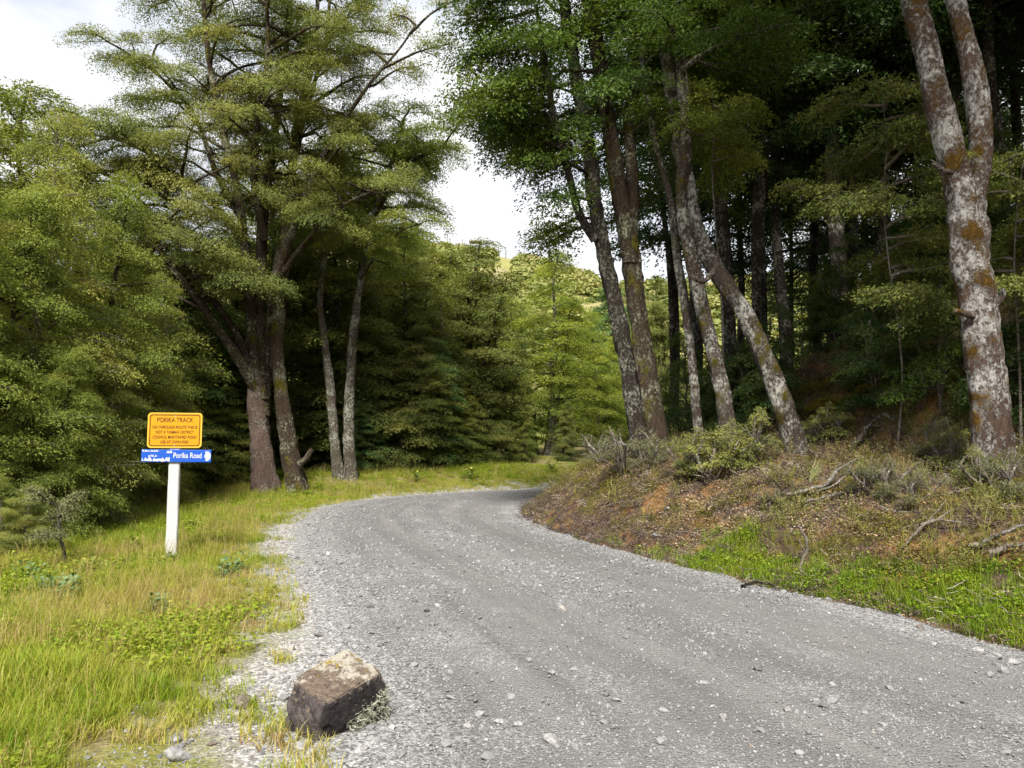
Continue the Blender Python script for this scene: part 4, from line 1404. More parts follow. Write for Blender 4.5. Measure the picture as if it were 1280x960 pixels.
def sprig_mesh(name, rng, n=7):
    """A wispy heath sprig: thin upright stems with small leaves."""
    V, F, T = [], [], []
    for k in range(n):
        a, el = rng.uniform(0, 6.28), rng.uniform(0.5, 1.45)
        d = unit(a, el)
        ln = rng.uniform(0.10, 0.30)
        sd = norm(np.cross(d, rng.normal(0, 1, 3))) * 0.0022
        bend = rng.normal(0, 0.03, 3)
        i0 = len(V)
        for i in range(4):
            f = i / 3
            c = d * ln * f + bend * f * f
            V += [c - sd * (1.1 - f), c + sd * (1.1 - f)]
            if i: F.append([i0 + 2 * i - 2, i0 + 2 * i - 1, i0 + 2 * i + 1, i0 + 2 * i]); T.append(1.0)
        for m in range(int(rng.integers(8, 20))):
            f = rng.uniform(0.3, 1.0)
            c = d * ln * f + bend * f * f
            u = norm(rng.normal(0, 1, 3) + d * 0.6) * rng.uniform(0.012, 0.026)
            v = norm(np.cross(u, rng.normal(0, 1, 3))) * 0.0045
            q = len(V)
            V += [c, c + u * 0.5 + v, c + u, c + u * 0.5 - v]
            F.append([q, q + 1, q + 2, q + 3]); T.append(rng.uniform(0, 0.6))
    return mesh_np(name, np.array(V), np.array(F), tint=np.array(T))


MSPR = mat_grass("sprig_leaf", [(0.0, (0.070, 0.085, 0.020)), (0.35, (0.150, 0.160, 0.035)), (0.7, (0.240, 0.215, 0.075)), (1.0, (0.190, 0.140, 0.100))], 0.2)
SPRIG = [proto("heath_sprig", sprig_mesh("heath_sprig", rg), MSPR) for _ in range(4)]
rng, x, y, dr = bank_points(9000, 325, 7.0)
dens = 0.06 + 0.55 * sstep(0.48, 0.64, vnoise(x, y, 1.2, 195, 3)) * sstep(0.4, 1.0, dr) + 0.25 * sstep(2.2, 3.2, dr)
sel = rng.uniform(0, 1, len(x)) < dens
put("heath_sprigs", SPRIG, x[sel], y[sel], rng.uniform(0.5, 1.5, sel.sum()), rng.normal(0.35, 0.22, sel.sum()), rng, "wispy heath sprigs and seedlings growing through the bank litter", 0.25)


# loose gravel
def stone_mesh(name, seed, sub=1, flat=0.6, cuts=9, rough=0.05):
    rng = np.random.default_rng(seed)
    bm = bmesh.new()
    bmesh.ops.create_icosphere(bm, subdivisions=sub, radius=0.5)
    nrm = norm(rng.normal(0, 1, (cuts, 3)))
    dd = rng.uniform(0.20, 0.40, cuts)
    for v in bm.verts:
        p = np.array(v.co)
        for a, d in zip(nrm, dd):
            h = p @ a - d
            if h > 0: p = p - a * h
        p += rng.normal(0, rough * 0.3, 3)
        v.co = (p[0] * 1.15, p[1] * 0.95, p[2] * flat)
    me = bpy.data.meshes.new(name)
    bm.to_mesh(me)
    bm.free()
    return me


def mat_gravel():
    t = NT("gravel_stone")
    f = t.attr("tint", 'INSTANCER')
    c = t.ramp(f, [(0.0, (0.09, 0.09, 0.092)), (0.35, (0.190, 0.190, 0.193)), (0.7, (0.31, 0.312, 0.318)), (0.88, (0.44, 0.442, 0.45)), (0.97, (0.32, 0.26, 0.19)), (1.0, (0.22, 0.16, 0.12))])
    n = t.noise(t.pos(True), 6, 4, 0.6)
    c = t.mix(t.math('MULTIPLY', n, 0.5), c, tuple([0.12, 0.12, 0.12]))
    return t.finish(c, 0.85, None, 0.2)


MGR = mat_gravel()
GRAV = [proto("gravel_stone", stone_mesh("gravel_stone", 400 + i, 1, [0.55, 0.65, 0.4, 0.75][i]), MGR) for i in range(4)]


def gravel(n, seed, y0, y1, power, smin, smax, name, label, clump=0.55):
    rng = np.random.default_rng(seed)
    x, y = sample_ground(n, -5.5, 8, y0, y1, power, rng)
    keep = np.abs(x) < 0.78 * y + 0.6
    x, y = x[keep], y[keep]
    dr, dl, ins = zones(x, y)
    w = dist_poly(x, y, RE) + dist_poly(x, y, LE)
    U = np.where(ins, dist_poly(x, y, LE) / np.maximum(w, 0.1), 0.0)
    rut = np.exp(-((U - 0.36) / 0.08) ** 2) + np.exp(-((U - 0.74) / 0.08) ** 2)
    edge = np.maximum(np.exp(-(U / 0.20) ** 2), np.exp(-((1 - U) / 0.10) ** 2))
    nz = vnoise(x, y, 1.5, 211, 3)
    d = np.where(ins, np.clip((0.50 if smax < 0.06 else 0.18) + 0.35 * edge - 0.30 * rut + 0.5 * sstep(clump - 0.07, clump + 0.1, nz) * (1 - 0.7 * rut), 0, 1), 0)
    d = np.where(dl > 0, 0.75 * np.exp(-(dl / 1.15) ** 2) * (0.3 + sstep(0.4, 0.55, nz)), d)
    d = np.where(dr > 0, 0.9 * np.exp(-(dr / 0.22) ** 2), d)
    sel = rng.uniform(0, 1, len(x)) < d
    x, y = x[sel], y[sel]
    s = np.clip(smin * np.exp(np.abs(rng.normal(0, 0.5, len(x)))), smin, smax)
    z = np.where(ins[sel], road_z(x, y), np.maximum(height(x, y), road_z(x, y) - 0.2))
    pts = np.stack([x, y, z + s * 0.10], 1)
    rot = np.stack([rng.normal(0, 0.3, len(x)), rng.normal(0, 0.3, len(x)), rng.uniform(0, 6.28, len(x))], 1)
    tint = np.clip(rng.normal(0.46, 0.19, len(x)), 0, 0.93) + (rng.uniform(0, 1, len(x)) < 0.03) * 0.08
    scatter(name, pts, rot, s, np.clip(tint, 0, 1), GRAV, label)


gravel(190000, 331, 2.9, 9, 0.8, 0.008, 0.030, "fine_gravel", "fine loose grey gravel strewn over the road")
gravel(60000, 332, 7, 21, 0.9, 0.016, 0.05, "far_gravel", "loose gravel on the road toward the bend")
gravel(2600, 333, 2.9, 15, 1.0, 0.035, 0.085, "coarse_gravel", "coarser pale stones scattered in the gravel")


# ------------------------------------------------------------------ the sign post
def box_mesh(name, x0, x1, y0, y1, z0, z1, bev=0.0, mat=None, segs=2):
    bm = bmesh.new()
    bmesh.ops.create_cube(bm, size=1.0)
    for v in bm.verts:
        v.co = ((x0 + x1) / 2 + v.co.x * (x1 - x0), (y0 + y1) / 2 + v.co.y * (y1 - y0), (z0 + z1) / 2 + v.co.z * (z1 - z0))
    if bev > 0:
        bmesh.ops.bevel(bm, geom=bm.edges[:], offset=bev, segments=segs, affect='EDGES', profile=0.5)
    me = bpy.data.meshes.new(name)
    bm.to_mesh(me)
    bm.free()
    if mat: me.materials.append(mat)
    return me


def rounded(x0, x1, z0, z1, r, n=8):
    P = []
    for cx, cz, a0 in ((x1 - r, z1 - r, 0), (x0 + r, z1 - r, 90), (x0 + r, z0 + r, 180), (x1 - r, z0 + r, 270)):
        for i in range(n + 1):
            a = math.radians(a0 + 90 * i / n)
            P.append((cx + r * math.cos(a), cz + r * math.sin(a)))
    return P


def plate_mesh(name, outline, y0, y1, mat):
    """A flat plate: outline in x, z; front at y0 (towards the camera), back at y1."""
    n = len(outline)
    V = [(x, y0, z) for x, z in outline] + [(x, y1, z) for x, z in outline]
    F = [list(range(n))[::-1], list(range(n, 2 * n))] + [[i, (i + 1) % n, n + (i + 1) % n, n + i] for i in range(n)]
    me = bpy.data.meshes.new(name)
    me.from_pydata(V, [], F)
    bm = bmesh.new()
    bm.from_mesh(me)
    bmesh.ops.recalc_face_normals(bm, faces=bm.faces)
    bm.to_mesh(me)
    bm.free()
    me.materials.append(mat)
    return me


def ring_mesh(name, outer, inner, y0, y1, mat):
    n = len(outer)
    V = [(x, y0, z) for x, z in outer] + [(x, y0, z) for x, z in inner] + [(x, y1, z) for x, z in outer] + [(x, y1, z) for x, z in inner]
    F = []
    for i in range(n):
        j = (i + 1) % n
        F += [[i, j, n + j, n + i], [2 * n + i, 3 * n + i, 3 * n + j, 2 * n + j], [i, 2 * n + i, 2 * n + j, j], [n + i, n + j, 3 * n + j, 3 * n + i]]
    me = bpy.data.meshes.new(name)
    me.from_pydata(V, [], F)
    bm = bmesh.new()
    bm.from_mesh(me)
    bmesh.ops.recalc_face_normals(bm, faces=bm.faces)
    bm.to_mesh(me)
    bm.free()
    me.materials.append(mat)
    return me


def text_mesh(body, size, cx, cz, y, mat, width=None, bold=0.0):
    cu = bpy.data.curves.new("lettering", 'FONT')
    cu.body = body
    cu.size = size
    cu.align_x = 'CENTER'
    cu.align_y = 'CENTER'
    cu.extrude = 0.0008
    cu.offset = bold
    ob = bpy.data.objects.new("lettering", cu)
    COL.objects.link(ob)
    dg = bpy.context.evaluated_depsgraph_get()
    me = bpy.data.meshes.new_from_object(ob.evaluated_get(dg))
    bpy.data.objects.remove(ob)
    bpy.data.curves.remove(cu)
    co = np.empty(len(me.vertices) * 3, np.float32)
    me.vertices.foreach_get("co", co)
    co = co.reshape(-1, 3)
    w = co[:, 0].max() - co[:, 0].min()
    k = width / w if width else 1.0
    V = np.stack([(co[:, 0] - (co[:, 0].max() + co[:, 0].min()) / 2) * k + cx, y - co[:, 2], co[:, 1] + cz], 1)
    me.vertices.foreach_set("co", V.astype(np.float32).ravel())
    me.update()
    me.materials.clear()
    me.materials.append(mat)
    me.name = "lettering"
    return me


def mat_post():
    t = NT("white_painted_post")
    p = t.pos(True)
    n1 = t.noise(t.scaled(p, (1, 1, 0.15)), 40, 5, 0.7)
    c = t.ramp(n1, [(0.25, (0.38, 0.376, 0.366)), (0.5, (0.48, 0.483, 0.495))])
    n2 = t.noise(p, 16, 6, 0.75)
    c = t.mix(t.ramp(n2, [(0.64, 0.0), (0.70, 0.7)]), c, (0.30, 0.27, 0.22))
    return t.finish(c, 0.6, t.bump(n1, 0.4, 0.004), 0.3)


def mat_sheet(name, col, dirt):
    t = NT(name)
    n = t.noise(t.scaled(t.pos(True), (1, 1, 0.5)), 9, 6, 0.65)
    return t.finish(t.mix(t.ramp(n, [(0.45, 0.0), (0.75, 0.55)]), col, dirt), 0.45, None, 0.35)


M_POST = mat_post()
M_ORG = mat_sheet("orange_sheet", (0.60, 0.265, 0.004), (0.50, 0.20, 0.008))
M_RIM = flat_mat("orange_rim", (0.75, 0.42, 0.05), 0.5)
M_BLK = flat_mat("sign_black", (0.045, 0.025, 0.008), 0.5)
M_BLU = mat_sheet("blue_sheet", (0.008, 0.075, 0.46), (0.02, 0.10, 0.42))
M_WHT = flat_mat("sign_white", (0.52, 0.53, 0.55), 0.5)
M_STL = flat_mat("galvanised_steel", (0.42, 0.42, 0.42), 0.4)

sb = foot(214, 699)
sign = empty("sign_post", sb, math.radians(13))
sign.rotation_euler = (math.radians(-0.5), math.radians(0.3), math.radians(13))
tag(sign, "white wooden road sign post with orange notice board and blue name blade", "sign")
u_ = Y_s = sb[1] / FOC                                                # metres per photograph pixel at the sign
HZ = (699 - 519) * u_
bm = bmesh.new()
bmesh.ops.create_cube(bm, size=1.0)
for v in bm.verts:
    v.co = (v.co.x * 12.6 * u_ * (1.04 if v.co.z < 0 else 0.97), v.co.y * 0.09, (v.co.z + 0.5) * (HZ + 0.25) - 0.25)
bmesh.ops.subdivide_edges(bm, edges=[e for e in bm.edges if abs(e.verts[0].co.z - e.verts[1].co.z) > 0.5], cuts=14)
prr = random.Random(4)
for v in bm.verts:
    v.co.x += prr.uniform(-0.003, 0.003)
    v.co.y += prr.uniform(-0.002, 0.002)
bmesh.ops.bevel(bm, geom=[e for e in bm.edges if e.calc_face_angle(0) > 0.8], offset=0.008, segments=2, affect='EDGES')
me = bpy.data.meshes.new("post")
bm.to_mesh(me)
bm.free()
me.materials.append(M_POST)
link("post", me, None, sign)
pw, z1, z0 = 31.4 * u_, HZ + 0.0, HZ - 43.5 * u_
K = pw / 0.355
panel = link("notice_panel", plate_mesh("notice_panel", rounded(-pw, pw, z0, z1, 0.045), -0.058, -0.0465, M_ORG), None, sign)
link("rim", ring_mesh("rim", rounded(-pw, pw, z0, z1, 0.045), rounded(-pw + 0.014, pw - 0.014, z0 + 0.014, z1 - 0.014, 0.034), -0.0605, -0.0585, M_RIM), None, panel)
link("border", ring_mesh("border", rounded(-pw + 0.024, pw - 0.024, z0 + 0.024, z1 - 0.024, 0.032), rounded(-pw + 0.033, pw - 0.033, z0 + 0.033, z1 - 0.033, 0.026), -0.0605, -0.0585, M_BLK), None, panel)
hgt = z1 - z0
for body, size, f, wd in (("PORIKA TRACK", 0.092, 0.79, 0.47), ("NO THROUGH ROUTE THIS IS", 0.058, 0.585, 0.58), ("NOT A TASMAN DISTRICT", 0.058, 0.445, 0.50),
                          ("COUNCIL MAINTAINED ROAD", 0.058, 0.305, 0.57), ("USE AT OWN RISK", 0.058, 0.165, 0.37)):
    link("lettering", text_mesh(body, size * K, 0, z0 + hgt * f, -0.0602, M_BLK, wd * K, 0.0004), None, panel)
bz0, bz1 = z0 - 17.5 * u_, z0 - 2.2 * u_
bx0, bx1 = -0.435 * K, 0.475 * K
blade = link("name_blade", box_mesh("name_blade", bx0, bx1, -0.070, -0.0475, bz0, bz1, 0.004, M_BLU), None, sign)
blade.rotation_euler = (0, math.radians(0.6), 0)
link("lettering", text_mesh("Porika Road", 0.105 * K, 0.165 * K, (bz0 + bz1) / 2 + 0.004, -0.0722, M_WHT, 0.37 * K, 0.0015), None, blade)
# white patches where the blue film has peeled away, and the round emblem at the blade's end
rp = random.Random(8)
bh = bz1 - bz0


def patch(x0, x1, f0, f1, jag, n=16):
    top = [(x0 + (x1 - x0) * i / n, bz0 + bh * max(f0 + 0.03, min(f1, f1 - rp.uniform(0, jag)))) for i in range(n + 1)]
    bot = [(x1 - (x1 - x0) * i / n, bz0 + bh * max(0.03, f0 + rp.uniform(0, jag * 0.3) - 0.02)) for i in range(n + 1)]
    return plate_mesh("peeled_patch", bot + top, -0.0722, -0.0702, M_WHT)


for a in ((bx0 + 0.01, -0.06, 0.04, 0.42, 0.34), (bx0 + 0.01, -0.19, 0.84, 0.98, 0.12), (-0.10, -0.035, 0.72, 0.97, 0.2), (-0.31, -0.21, 0.42, 0.66, 0.25)):
    link("peeled_patch", patch(*a), None, blade)
ccx, ccz = bx1 - 0.055 * K, (bz0 + bz1) / 2
circ = [(ccx + 0.046 * math.cos(i / 28 * 6.2832), ccz + 0.060 * math.sin(i / 28 * 6.2832)) for i in range(28)]
em = link("emblem", plate_mesh("emblem", circ, -0.0722, -0.0702, M_WHT), None, blade)
arc_o = [(ccx - 0.012 + 0.050 * math.cos(a), ccz + 0.052 * math.sin(a)) for a in np.linspace(1.9, 4.5, 12)]
arc_i = [(ccx - 0.004 + 0.028 * math.cos(a), ccz + 0.030 * math.sin(a)) for a in np.linspace(4.5, 1.9, 12)]
link("emblem_arc", plate_mesh("emblem_arc", arc_o + arc_i, -0.0738, -0.0724, M_BLU), None, blade)
for zz in (z1 - 0.085 * hgt, z0 + 0.075 * hgt, ):
    pass
for zz, yy, par in ((z0 + hgt * 0.90, -0.058, panel), (z0 + hgt * 0.075, -0.058, panel), ((bz0 + bz1) / 2, -0.070, blade)):
    bm = bmesh.new()
    bmesh.ops.create_uvsphere(bm, u_segments=8, v_segments=6, radius=0.008)
    for v in bm.verts:
        v.co = (v.co.x, v.co.y * 0.6 + yy, v.co.z + zz)
    me = bpy.data.meshes.new("bolt")
    bm.to_mesh(me)
    bm.free()
    me.materials.append(M_STL)
    link("bolt", me, None, par)


# ------------------------------------------------------------------ the boulder
def noise3(p, s, seed):
    return (vnoise(p[0] * s + p[2] * s * 0.7, p[1] * s - p[2] * s * 0.6, 1.0, seed, 3) - 0.5)


def mat_boulder():
    t = NT("boulder_rock")
    tc = t.n("ShaderNodeTexCoord")
    p = tc.outputs["Object"]
    n1, n2 = t.noise(p, 8, 7, 0.7), t.noise(p, 38, 6, 0.75)
    c = t.ramp(n1, [(0.36, (0.022, 0.018, 0.018)), (0.50, (0.060, 0.049, 0.048)), (0.64, (0.135, 0.112, 0.106))])
    c = t.mix(t.math('MULTIPLY', t.ramp(n2, [(0.45, 0.0), (0.7, 1.0)]), 0.5), c, (0.19, 0.165, 0.155))
    sx = t.n("ShaderNodeSeparateXYZ")
    t.l(p, sx.inputs["Vector"])
    sn = t.n("ShaderNodeSeparateXYZ")
    t.l(tc.outputs["Normal"], sn.inputs["Vector"])
    # weathered tan crust where water and dust settle on the upper face
    up = t.math('MULTIPLY_ADD', t.noise(p, 9, 4), 0.5, sn.outputs["Z"])
    tan = t.ramp(t.noise(t.scaled(p, (1, 2.5, 1)), 22, 5, 0.7), [(0.32, (0.075, 0.055, 0.042)), (0.55, (0.185, 0.140, 0.105)), (0.75, (0.30, 0.245, 0.19))])
    c = t.mix(t.ramp(up, [(0.86, 0.0), (1.02, 0.9)]), c, tan)
    # shade painted in with black lichen on the right side, pale and orange lichen crusts near the highest edge
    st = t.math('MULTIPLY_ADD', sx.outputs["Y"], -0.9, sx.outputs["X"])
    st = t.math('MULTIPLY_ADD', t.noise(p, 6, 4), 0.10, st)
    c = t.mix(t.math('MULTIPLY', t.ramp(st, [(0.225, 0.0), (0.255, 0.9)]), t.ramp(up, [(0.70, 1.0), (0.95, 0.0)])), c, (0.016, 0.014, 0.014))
    w = t.math('MULTIPLY_ADD', sx.outputs["Y"], 0.5, sx.outputs["Z"])
    wl = t.math('ADD', w, t.noise(p, 11, 7, 0.75))
    c = t.mix(t.ramp(wl, [(0.76, 0.0), (0.83, 0.9)]), c, t.mix(n2, (0.52, 0.49, 0.42), (0.30, 0.27, 0.22)))
    ol = t.math('MULTIPLY_ADD', w, 0.8, t.noise(t.scaled(p, (1.3, 1.1, 1.2)), 15, 4, 0.6))
    c = t.mix(t.ramp(ol, [(0.83, 0.0), (0.88, 0.9)]), c, (0.27, 0.185, 0.02))
    sp = t.ramp(t.vor(p, 11), [(0.09, 1.0), (0.13, 0.0)])
    c = t.mix(t.math('MULTIPLY', sp, t.ramp(t.noise(p, 4.5, 2), [(0.48, 0.0), (0.56, 0.9)])), c, (0.42, 0.41, 0.37))
    hb = t.math('MULTIPLY_ADD', n2, 0.6, n1)
    return t.finish(c, 0.88, t.bump(hb, 1.0, 0.035), 0.2)


bb = foot(400, 928)
bo = np.array([bb[0], bb[1] + 0.21])
bz = ground_at(bo[0], bo[1]) - 0.0
HULL = [(-.19, -.02, .235), (-.095, .15, .255), (.02, .20, .316), (.13, .18, .285), (.234, .12, .25), (.247, .05, .232), (.15, -.06, .205), (.04, -.20, .17), (-.10, -.125, .20),
        (-.22, -.06, .10), (-.225, -.06, .0), (-.03, -.22, .0), (.29, .08, .165), (.295, .06, .065), (.20, -.06, .0), (-.21, -.06, -.07), (-.03, -.20, -.07), (.19, -.04, -.07), (.28, .1, -.07),
        (.0, .30, .10), (.2, .26, .10), (-.15, .22, .10), (.0, .30, -.07), (.2, .26, -.07), (-.16, .22, -.07)]
bm = bmesh.new()
for v in HULL: bm.verts.new(v)
res = bmesh.ops.convex_hull(bm, input=bm.verts[:])
bmesh.ops.delete(bm, geom=[g for g in res.get("geom_interior", []) if isinstance(g, bmesh.types.BMVert)], context='VERTS')
bmesh.ops.bevel(bm, geom=[e for e in bm.edges if e.is_manifold and e.calc_face_angle(0) > 0.35], offset=0.016, segments=2, affect='EDGES', profile=0.5)
bmesh.ops.triangulate(bm, faces=bm.faces[:])
for _ in range(4):
    bmesh.ops.subdivide_edges(bm, edges=[e for e in bm.edges if e.calc_length() > 0.022], cuts=1, use_grid_fill=False)
    bmesh.ops.triangulate(bm, faces=[f for f in bm.faces if len(f.verts) > 3])
bm.normal_update()
for v in bm.verts:
    p = np.array(v.co)
    d = 0.030 * noise3(p, 8, 501) + 0.026 * noise3(p, 24, 502) + 0.010 * noise3(p, 70, 503)
    cr = abs(noise3(p, 5, 504))
    d -= 0.012 * max(0.0, 1 - cr / 0.02)
    v.co = v.co + v.normal * float(d)
me = bpy.data.meshes.new("boulder")
bm.to_mesh(me)
bm.free()
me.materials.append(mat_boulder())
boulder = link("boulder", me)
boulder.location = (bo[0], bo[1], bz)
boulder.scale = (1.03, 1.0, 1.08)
tag(boulder, "large brown boulder with pale lichen top sitting at the road's edge", "boulder")
# wiry grey-green lichen fronds on its shaded side
rng = np.random.default_rng(503)
V, F, T = [], [], []
for k in range(520):
    f = rng.uniform(0, 1)
    c = np.array([0.135 + 0.155 * f, -0.125 + 0.19 * f + rng.normal(0, 0.012), 0.0]) + np.array([0, 0, rng.uniform(-0.02, 0.05 + 0.13 * f)])
    c[0] += rng.uniform(-0.01, 0.015)
    a = rng.normal(-0.7, 0.9)
    d = np.array([math.cos(a), math.sin(a), rng.normal(0.1, 0.6)])
    d /= np.linalg.norm(d)
    b = norm(np.cross(d, rng.normal(0, 1, 3)))
    w_ = norm(np.cross(d, b)) * rng.uniform(0.0016, 0.0034)
    L = rng.uniform(0.025, 0.055)
    i0 = len(V)
    t0 = rng.uniform()
    for i in range(4):
        g = i / 3
        q = c + d * L * g + b * L * 0.6 * math.sin(g * 2.6)
        V += [q - w_ * (1 - g * 0.5), q + w_ * (1 - g * 0.5)]
        if i: F.append([i0 + 2 * i - 2, i0 + 2 * i - 1, i0 + 2 * i + 1, i0 + 2 * i]); T.append(t0)
fr = link("lichen_fronds", mesh_np("lichen_fronds", np.array(V), np.array(F), tint=np.array(T)), None, boulder)
fr.data.materials.append(mat_leaf("lichen_frond", [(0.0, (0.14, 0.145, 0.11)), (0.5, (0.27, 0.28, 0.22)), (1.0, (0.42, 0.43, 0.36))], 0.15, 0.8))
fr["kind"] = "stuff"

# ------------------------------------------------------------------ single stones
def mat_stone(name, a, b, c_):
    t = NT(name)
    p = t.pos(True)
    n = t.noise(p, 4.5, 6, 0.65)
    c = t.ramp(n, [(0.3, a), (0.52, b), (0.75, c_)])
    return t.finish(c, 0.85, t.bump(n, 0.6, 0.03), 0.2)


M_ST = [mat_stone("pale_stone", (0.17, 0.165, 0.16), (0.28, 0.275, 0.27), (0.42, 0.415, 0.41)), mat_stone("brown_stone", (0.08, 0.065, 0.055), (0.17, 0.14, 0.115), (0.28, 0.245, 0.21))]
STM = []
for i in range(4):
    for m_ in M_ST:
        me = stone_mesh("stone", 520 + i, 3, [0.5, 0.7, 0.45, 0.6][i], 9, 0.02)
        me.materials.append(m_)
        STM.append(me)
G_ST = "single stones lying on the gravel"
for k, (px, py, w_, mi, lab) in enumerate([
    (222, 952, 38, 0, "flat pale stone at the edge of the grass in front of the boulder"), (302, 884, 30, 3, "brownish stone half buried in the dry grass beside the boulder"),
    (690, 940, 22, 0, "largest flat pale stone in the middle of the road"), (563, 884, 13, 4, "small dark-shadowed stone standing proud on the road by the boulder"),
    (1240, 831, 24, 0, "pale angular stone where the grass strip meets the road"), (1262, 838, 18, 2, "small pale stone touching the angular one by the grass strip"),
    (1222, 822, 15, 6, "small grey stone at the tip of the grass strip beside the angular one"),
    (372, 938, 22, 6, "pale pebble right in front of the boulder"), (388, 946, 14, 2, "small pebble just in front of the pale one by the boulder"), (345, 925, 14, 1, "brown pebble in the green tuft beside the boulder"),
    (626, 915, 17, 4, None), (600, 905, 14, 2, None), (648, 918, 15, 0, None), (585, 918, 13, 0, None), (690, 855, 13, 6, None), (770, 893, 12, 4, None), (718, 850, 11, 2, None),
    (830, 905, 13, 0, None), (905, 915, 13, 6, None), (985, 905, 12, 2, None), (560, 945, 15, 4, None), (1040, 870, 12, 2, None), (880, 868, 11, 4, None), (660, 835, 11, 0, None), (455, 945, 12, 2, None),
    (820, 672, 14, 2, "pale stone embedded low in the bank near the road bend"), (835, 640, 12, 6, "pale stone half buried midway up the bank"), (1150, 790, 12, 3, "brownish stone at the grass strip's road edge"),
    (265, 935, 13, 5, "brown pebble between the flat stone and the boulder"), (440, 925, 12, 2, "grey pebble against the boulder's shaded foot")]):
    f = foot(px, py)
    z = max(f[2], float(road_z(np.array([f[0]]), np.array([f[1]]))[0]) if zones(np.array([f[0]]), np.array([f[1]]))[2][0] else f[2])
    o = link("stone", STM[mi])
    s = w_ * f[1] / FOC
    o.location = (f[0], f[1], z + s * 0.10)
    o.scale = (s, s, s)
    o.rotation_euler = (RNG.normal(0, 0.15), RNG.normal(0, 0.15), RNG.uniform(0, 6.28))
    tag(o, lab or "pale stone lying loose among the gravel in the middle of the road", "stone", G_ST)

# ------------------------------------------------------------------ dead branches on the bank
def lay(name, strokes, label, bark='twig', cat="branch", group="dead branches on the bank", stand=False):
    """strokes: lists of (px, py, lift) with a radius; the first is the main piece, the rest are children."""
    base = foot(*strokes[0][0][0][:2])
    root = empty(name, base)
    for k, (pts, r) in enumerate(strokes):
        P = []
        for (px, py, lift) in pts:
            if stand:
                P.append(at(px, py, base[1]))
            else:
                P.append(foot(px, py) + np.array([0, 0, lift * 1.3 + 0.035 + r * 0.6]))
        n = max(6, len(P) * 5)
        path = smooth_path(P, n)
        path = path + np.random.default_rng(int(px * 7 + py)).normal(0, r * 0.22, path.shape)
        w = Wood()
        w.add(path, np.linspace(r, r * 0.42, n), 8, 0.25, np.random.default_rng(int(px)))
        link("stem" if k == 0 else "side_branch", w.mesh("stem", BARK[bark], base), None, root)
    return tag(root, label, cat, group)


lay("dead_branch", [([(999, 718, 0), (1003, 700, 0), (1009, 686, 0), (1006, 670, 0), (998, 657, 0)], 0.020), ([(1007, 690, 0), (1001, 680, 0), (999, 674, 0)], 0.009)],
    "bleached crooked dead stick standing upright in the roadside grass", stand=True)
lay("dead_branch", [([(985, 628, 0.01), (1010, 624, 0.03), (1032, 618, 0.05), (1046, 606, 0.07), (1062, 592, 0.06), (1072, 582, 0.02)], 0.026), ([(1020, 622, 0.02), (1042, 617, 0.03), (1058, 604, 0.03)], 0.014)],
    "curved grey dead branch lying on the bank below the mossy root")
lay("dead_branch", [([(1005, 637, 0.01), (1030, 632, 0.02), (1048, 627, 0.02), (1066, 622, 0.01)], 0.022)], "short pinkish dead branch lying flat just below the curved grey one")
lay("mossy_root", [([(1062, 566, 0.0), (1078, 556, 0.05), (1092, 545, 0.10), (1106, 539, 0.12), (1124, 541, 0.04)], 0.045)], "arched mossy root at the top of the bank between leaning and white beeches", 'pale', "root", None)
lay("dead_branch", [([(1146, 580, 0.02), (1168, 592, 0.04), (1192, 600, 0.05), (1216, 612, 0.02), (1232, 628, 0.01)], 0.020), ([(1190, 600, 0.04), (1205, 596, 0.06)], 0.009)],
    "long pale dead branch running down toward the forked white beech")
lay("dead_branch", [([(1196, 624, 0.01), (1215, 622, 0.04), (1240, 630, 0.01)], 0.016)], "short pale branch at the foot of the forked white beech")
lay("dead_branch", [([(1150, 668, 0.02), (1175, 664, 0.05), (1205, 668, 0.03)], 0.020), ([(1172, 664, 0.04), (1188, 655, 0.06), (1200, 648, 0.05)], 0.010), ([(1165, 666, 0.03), (1150, 655, 0.07)], 0.008)],
    "forked grey branch on top of the twig heap midway up the bank")
lay("dead_branch", [([(1128, 692, 0.0), (1150, 676, 0.03), (1172, 656, 0.06), (1184, 640, 0.05)], 0.013)], "thin dark branch slanting through the twig heap midway up the bank")
lay("dead_branch", [([(1212, 694, 0.01), (1240, 690, 0.04), (1262, 684, 0.06), (1292, 672, 0.06)], 0.026), ([(1246, 690, 0.03), (1256, 700, 0.02)], 0.011)],
    "long bleached branch reaching out of the frame above the grass strip")
lay("dead_branch", [([(1240, 702, 0.01), (1262, 698, 0.02), (1290, 694, 0.02)], 0.030)], "thick short dark branch beneath the long bleached one")
lay("dead_branch", [([(980, 622, 0), (976, 610, 0), (966, 600, 0)], 0.012), ([(978, 614, 0), (988, 606, 0), (994, 602, 0)], 0.008)], "small dark forked twig standing on the bank below the leaning beech", 'dark', stand=True)
lay("dead_branch", [([(928, 740, 0.0), (948, 737, 0.02), (975, 742, 0.01)], 0.018)], "dark rotten stick at the road's edge by the grass strip", 'dark')
lay("dead_branch", [([(1100, 640, 0.02), (1118, 650, 0.03), (1140, 648, 0.01)], 0.010)], "thin grey stick lying between the low grey shrubs on the bank")
lay("dead_branch", [([(905, 590, 0.04), (930, 578, 0.10), (948, 566, 0.12)], 0.014)], "thin dead branch leaning in the shrubs below the spotted beech")
lay("dead_branch", [([(760, 640, 0.01), (775, 634, 0.02), (792, 632, 0.01)], 0.012)], "short grey stick on the bank's nose")

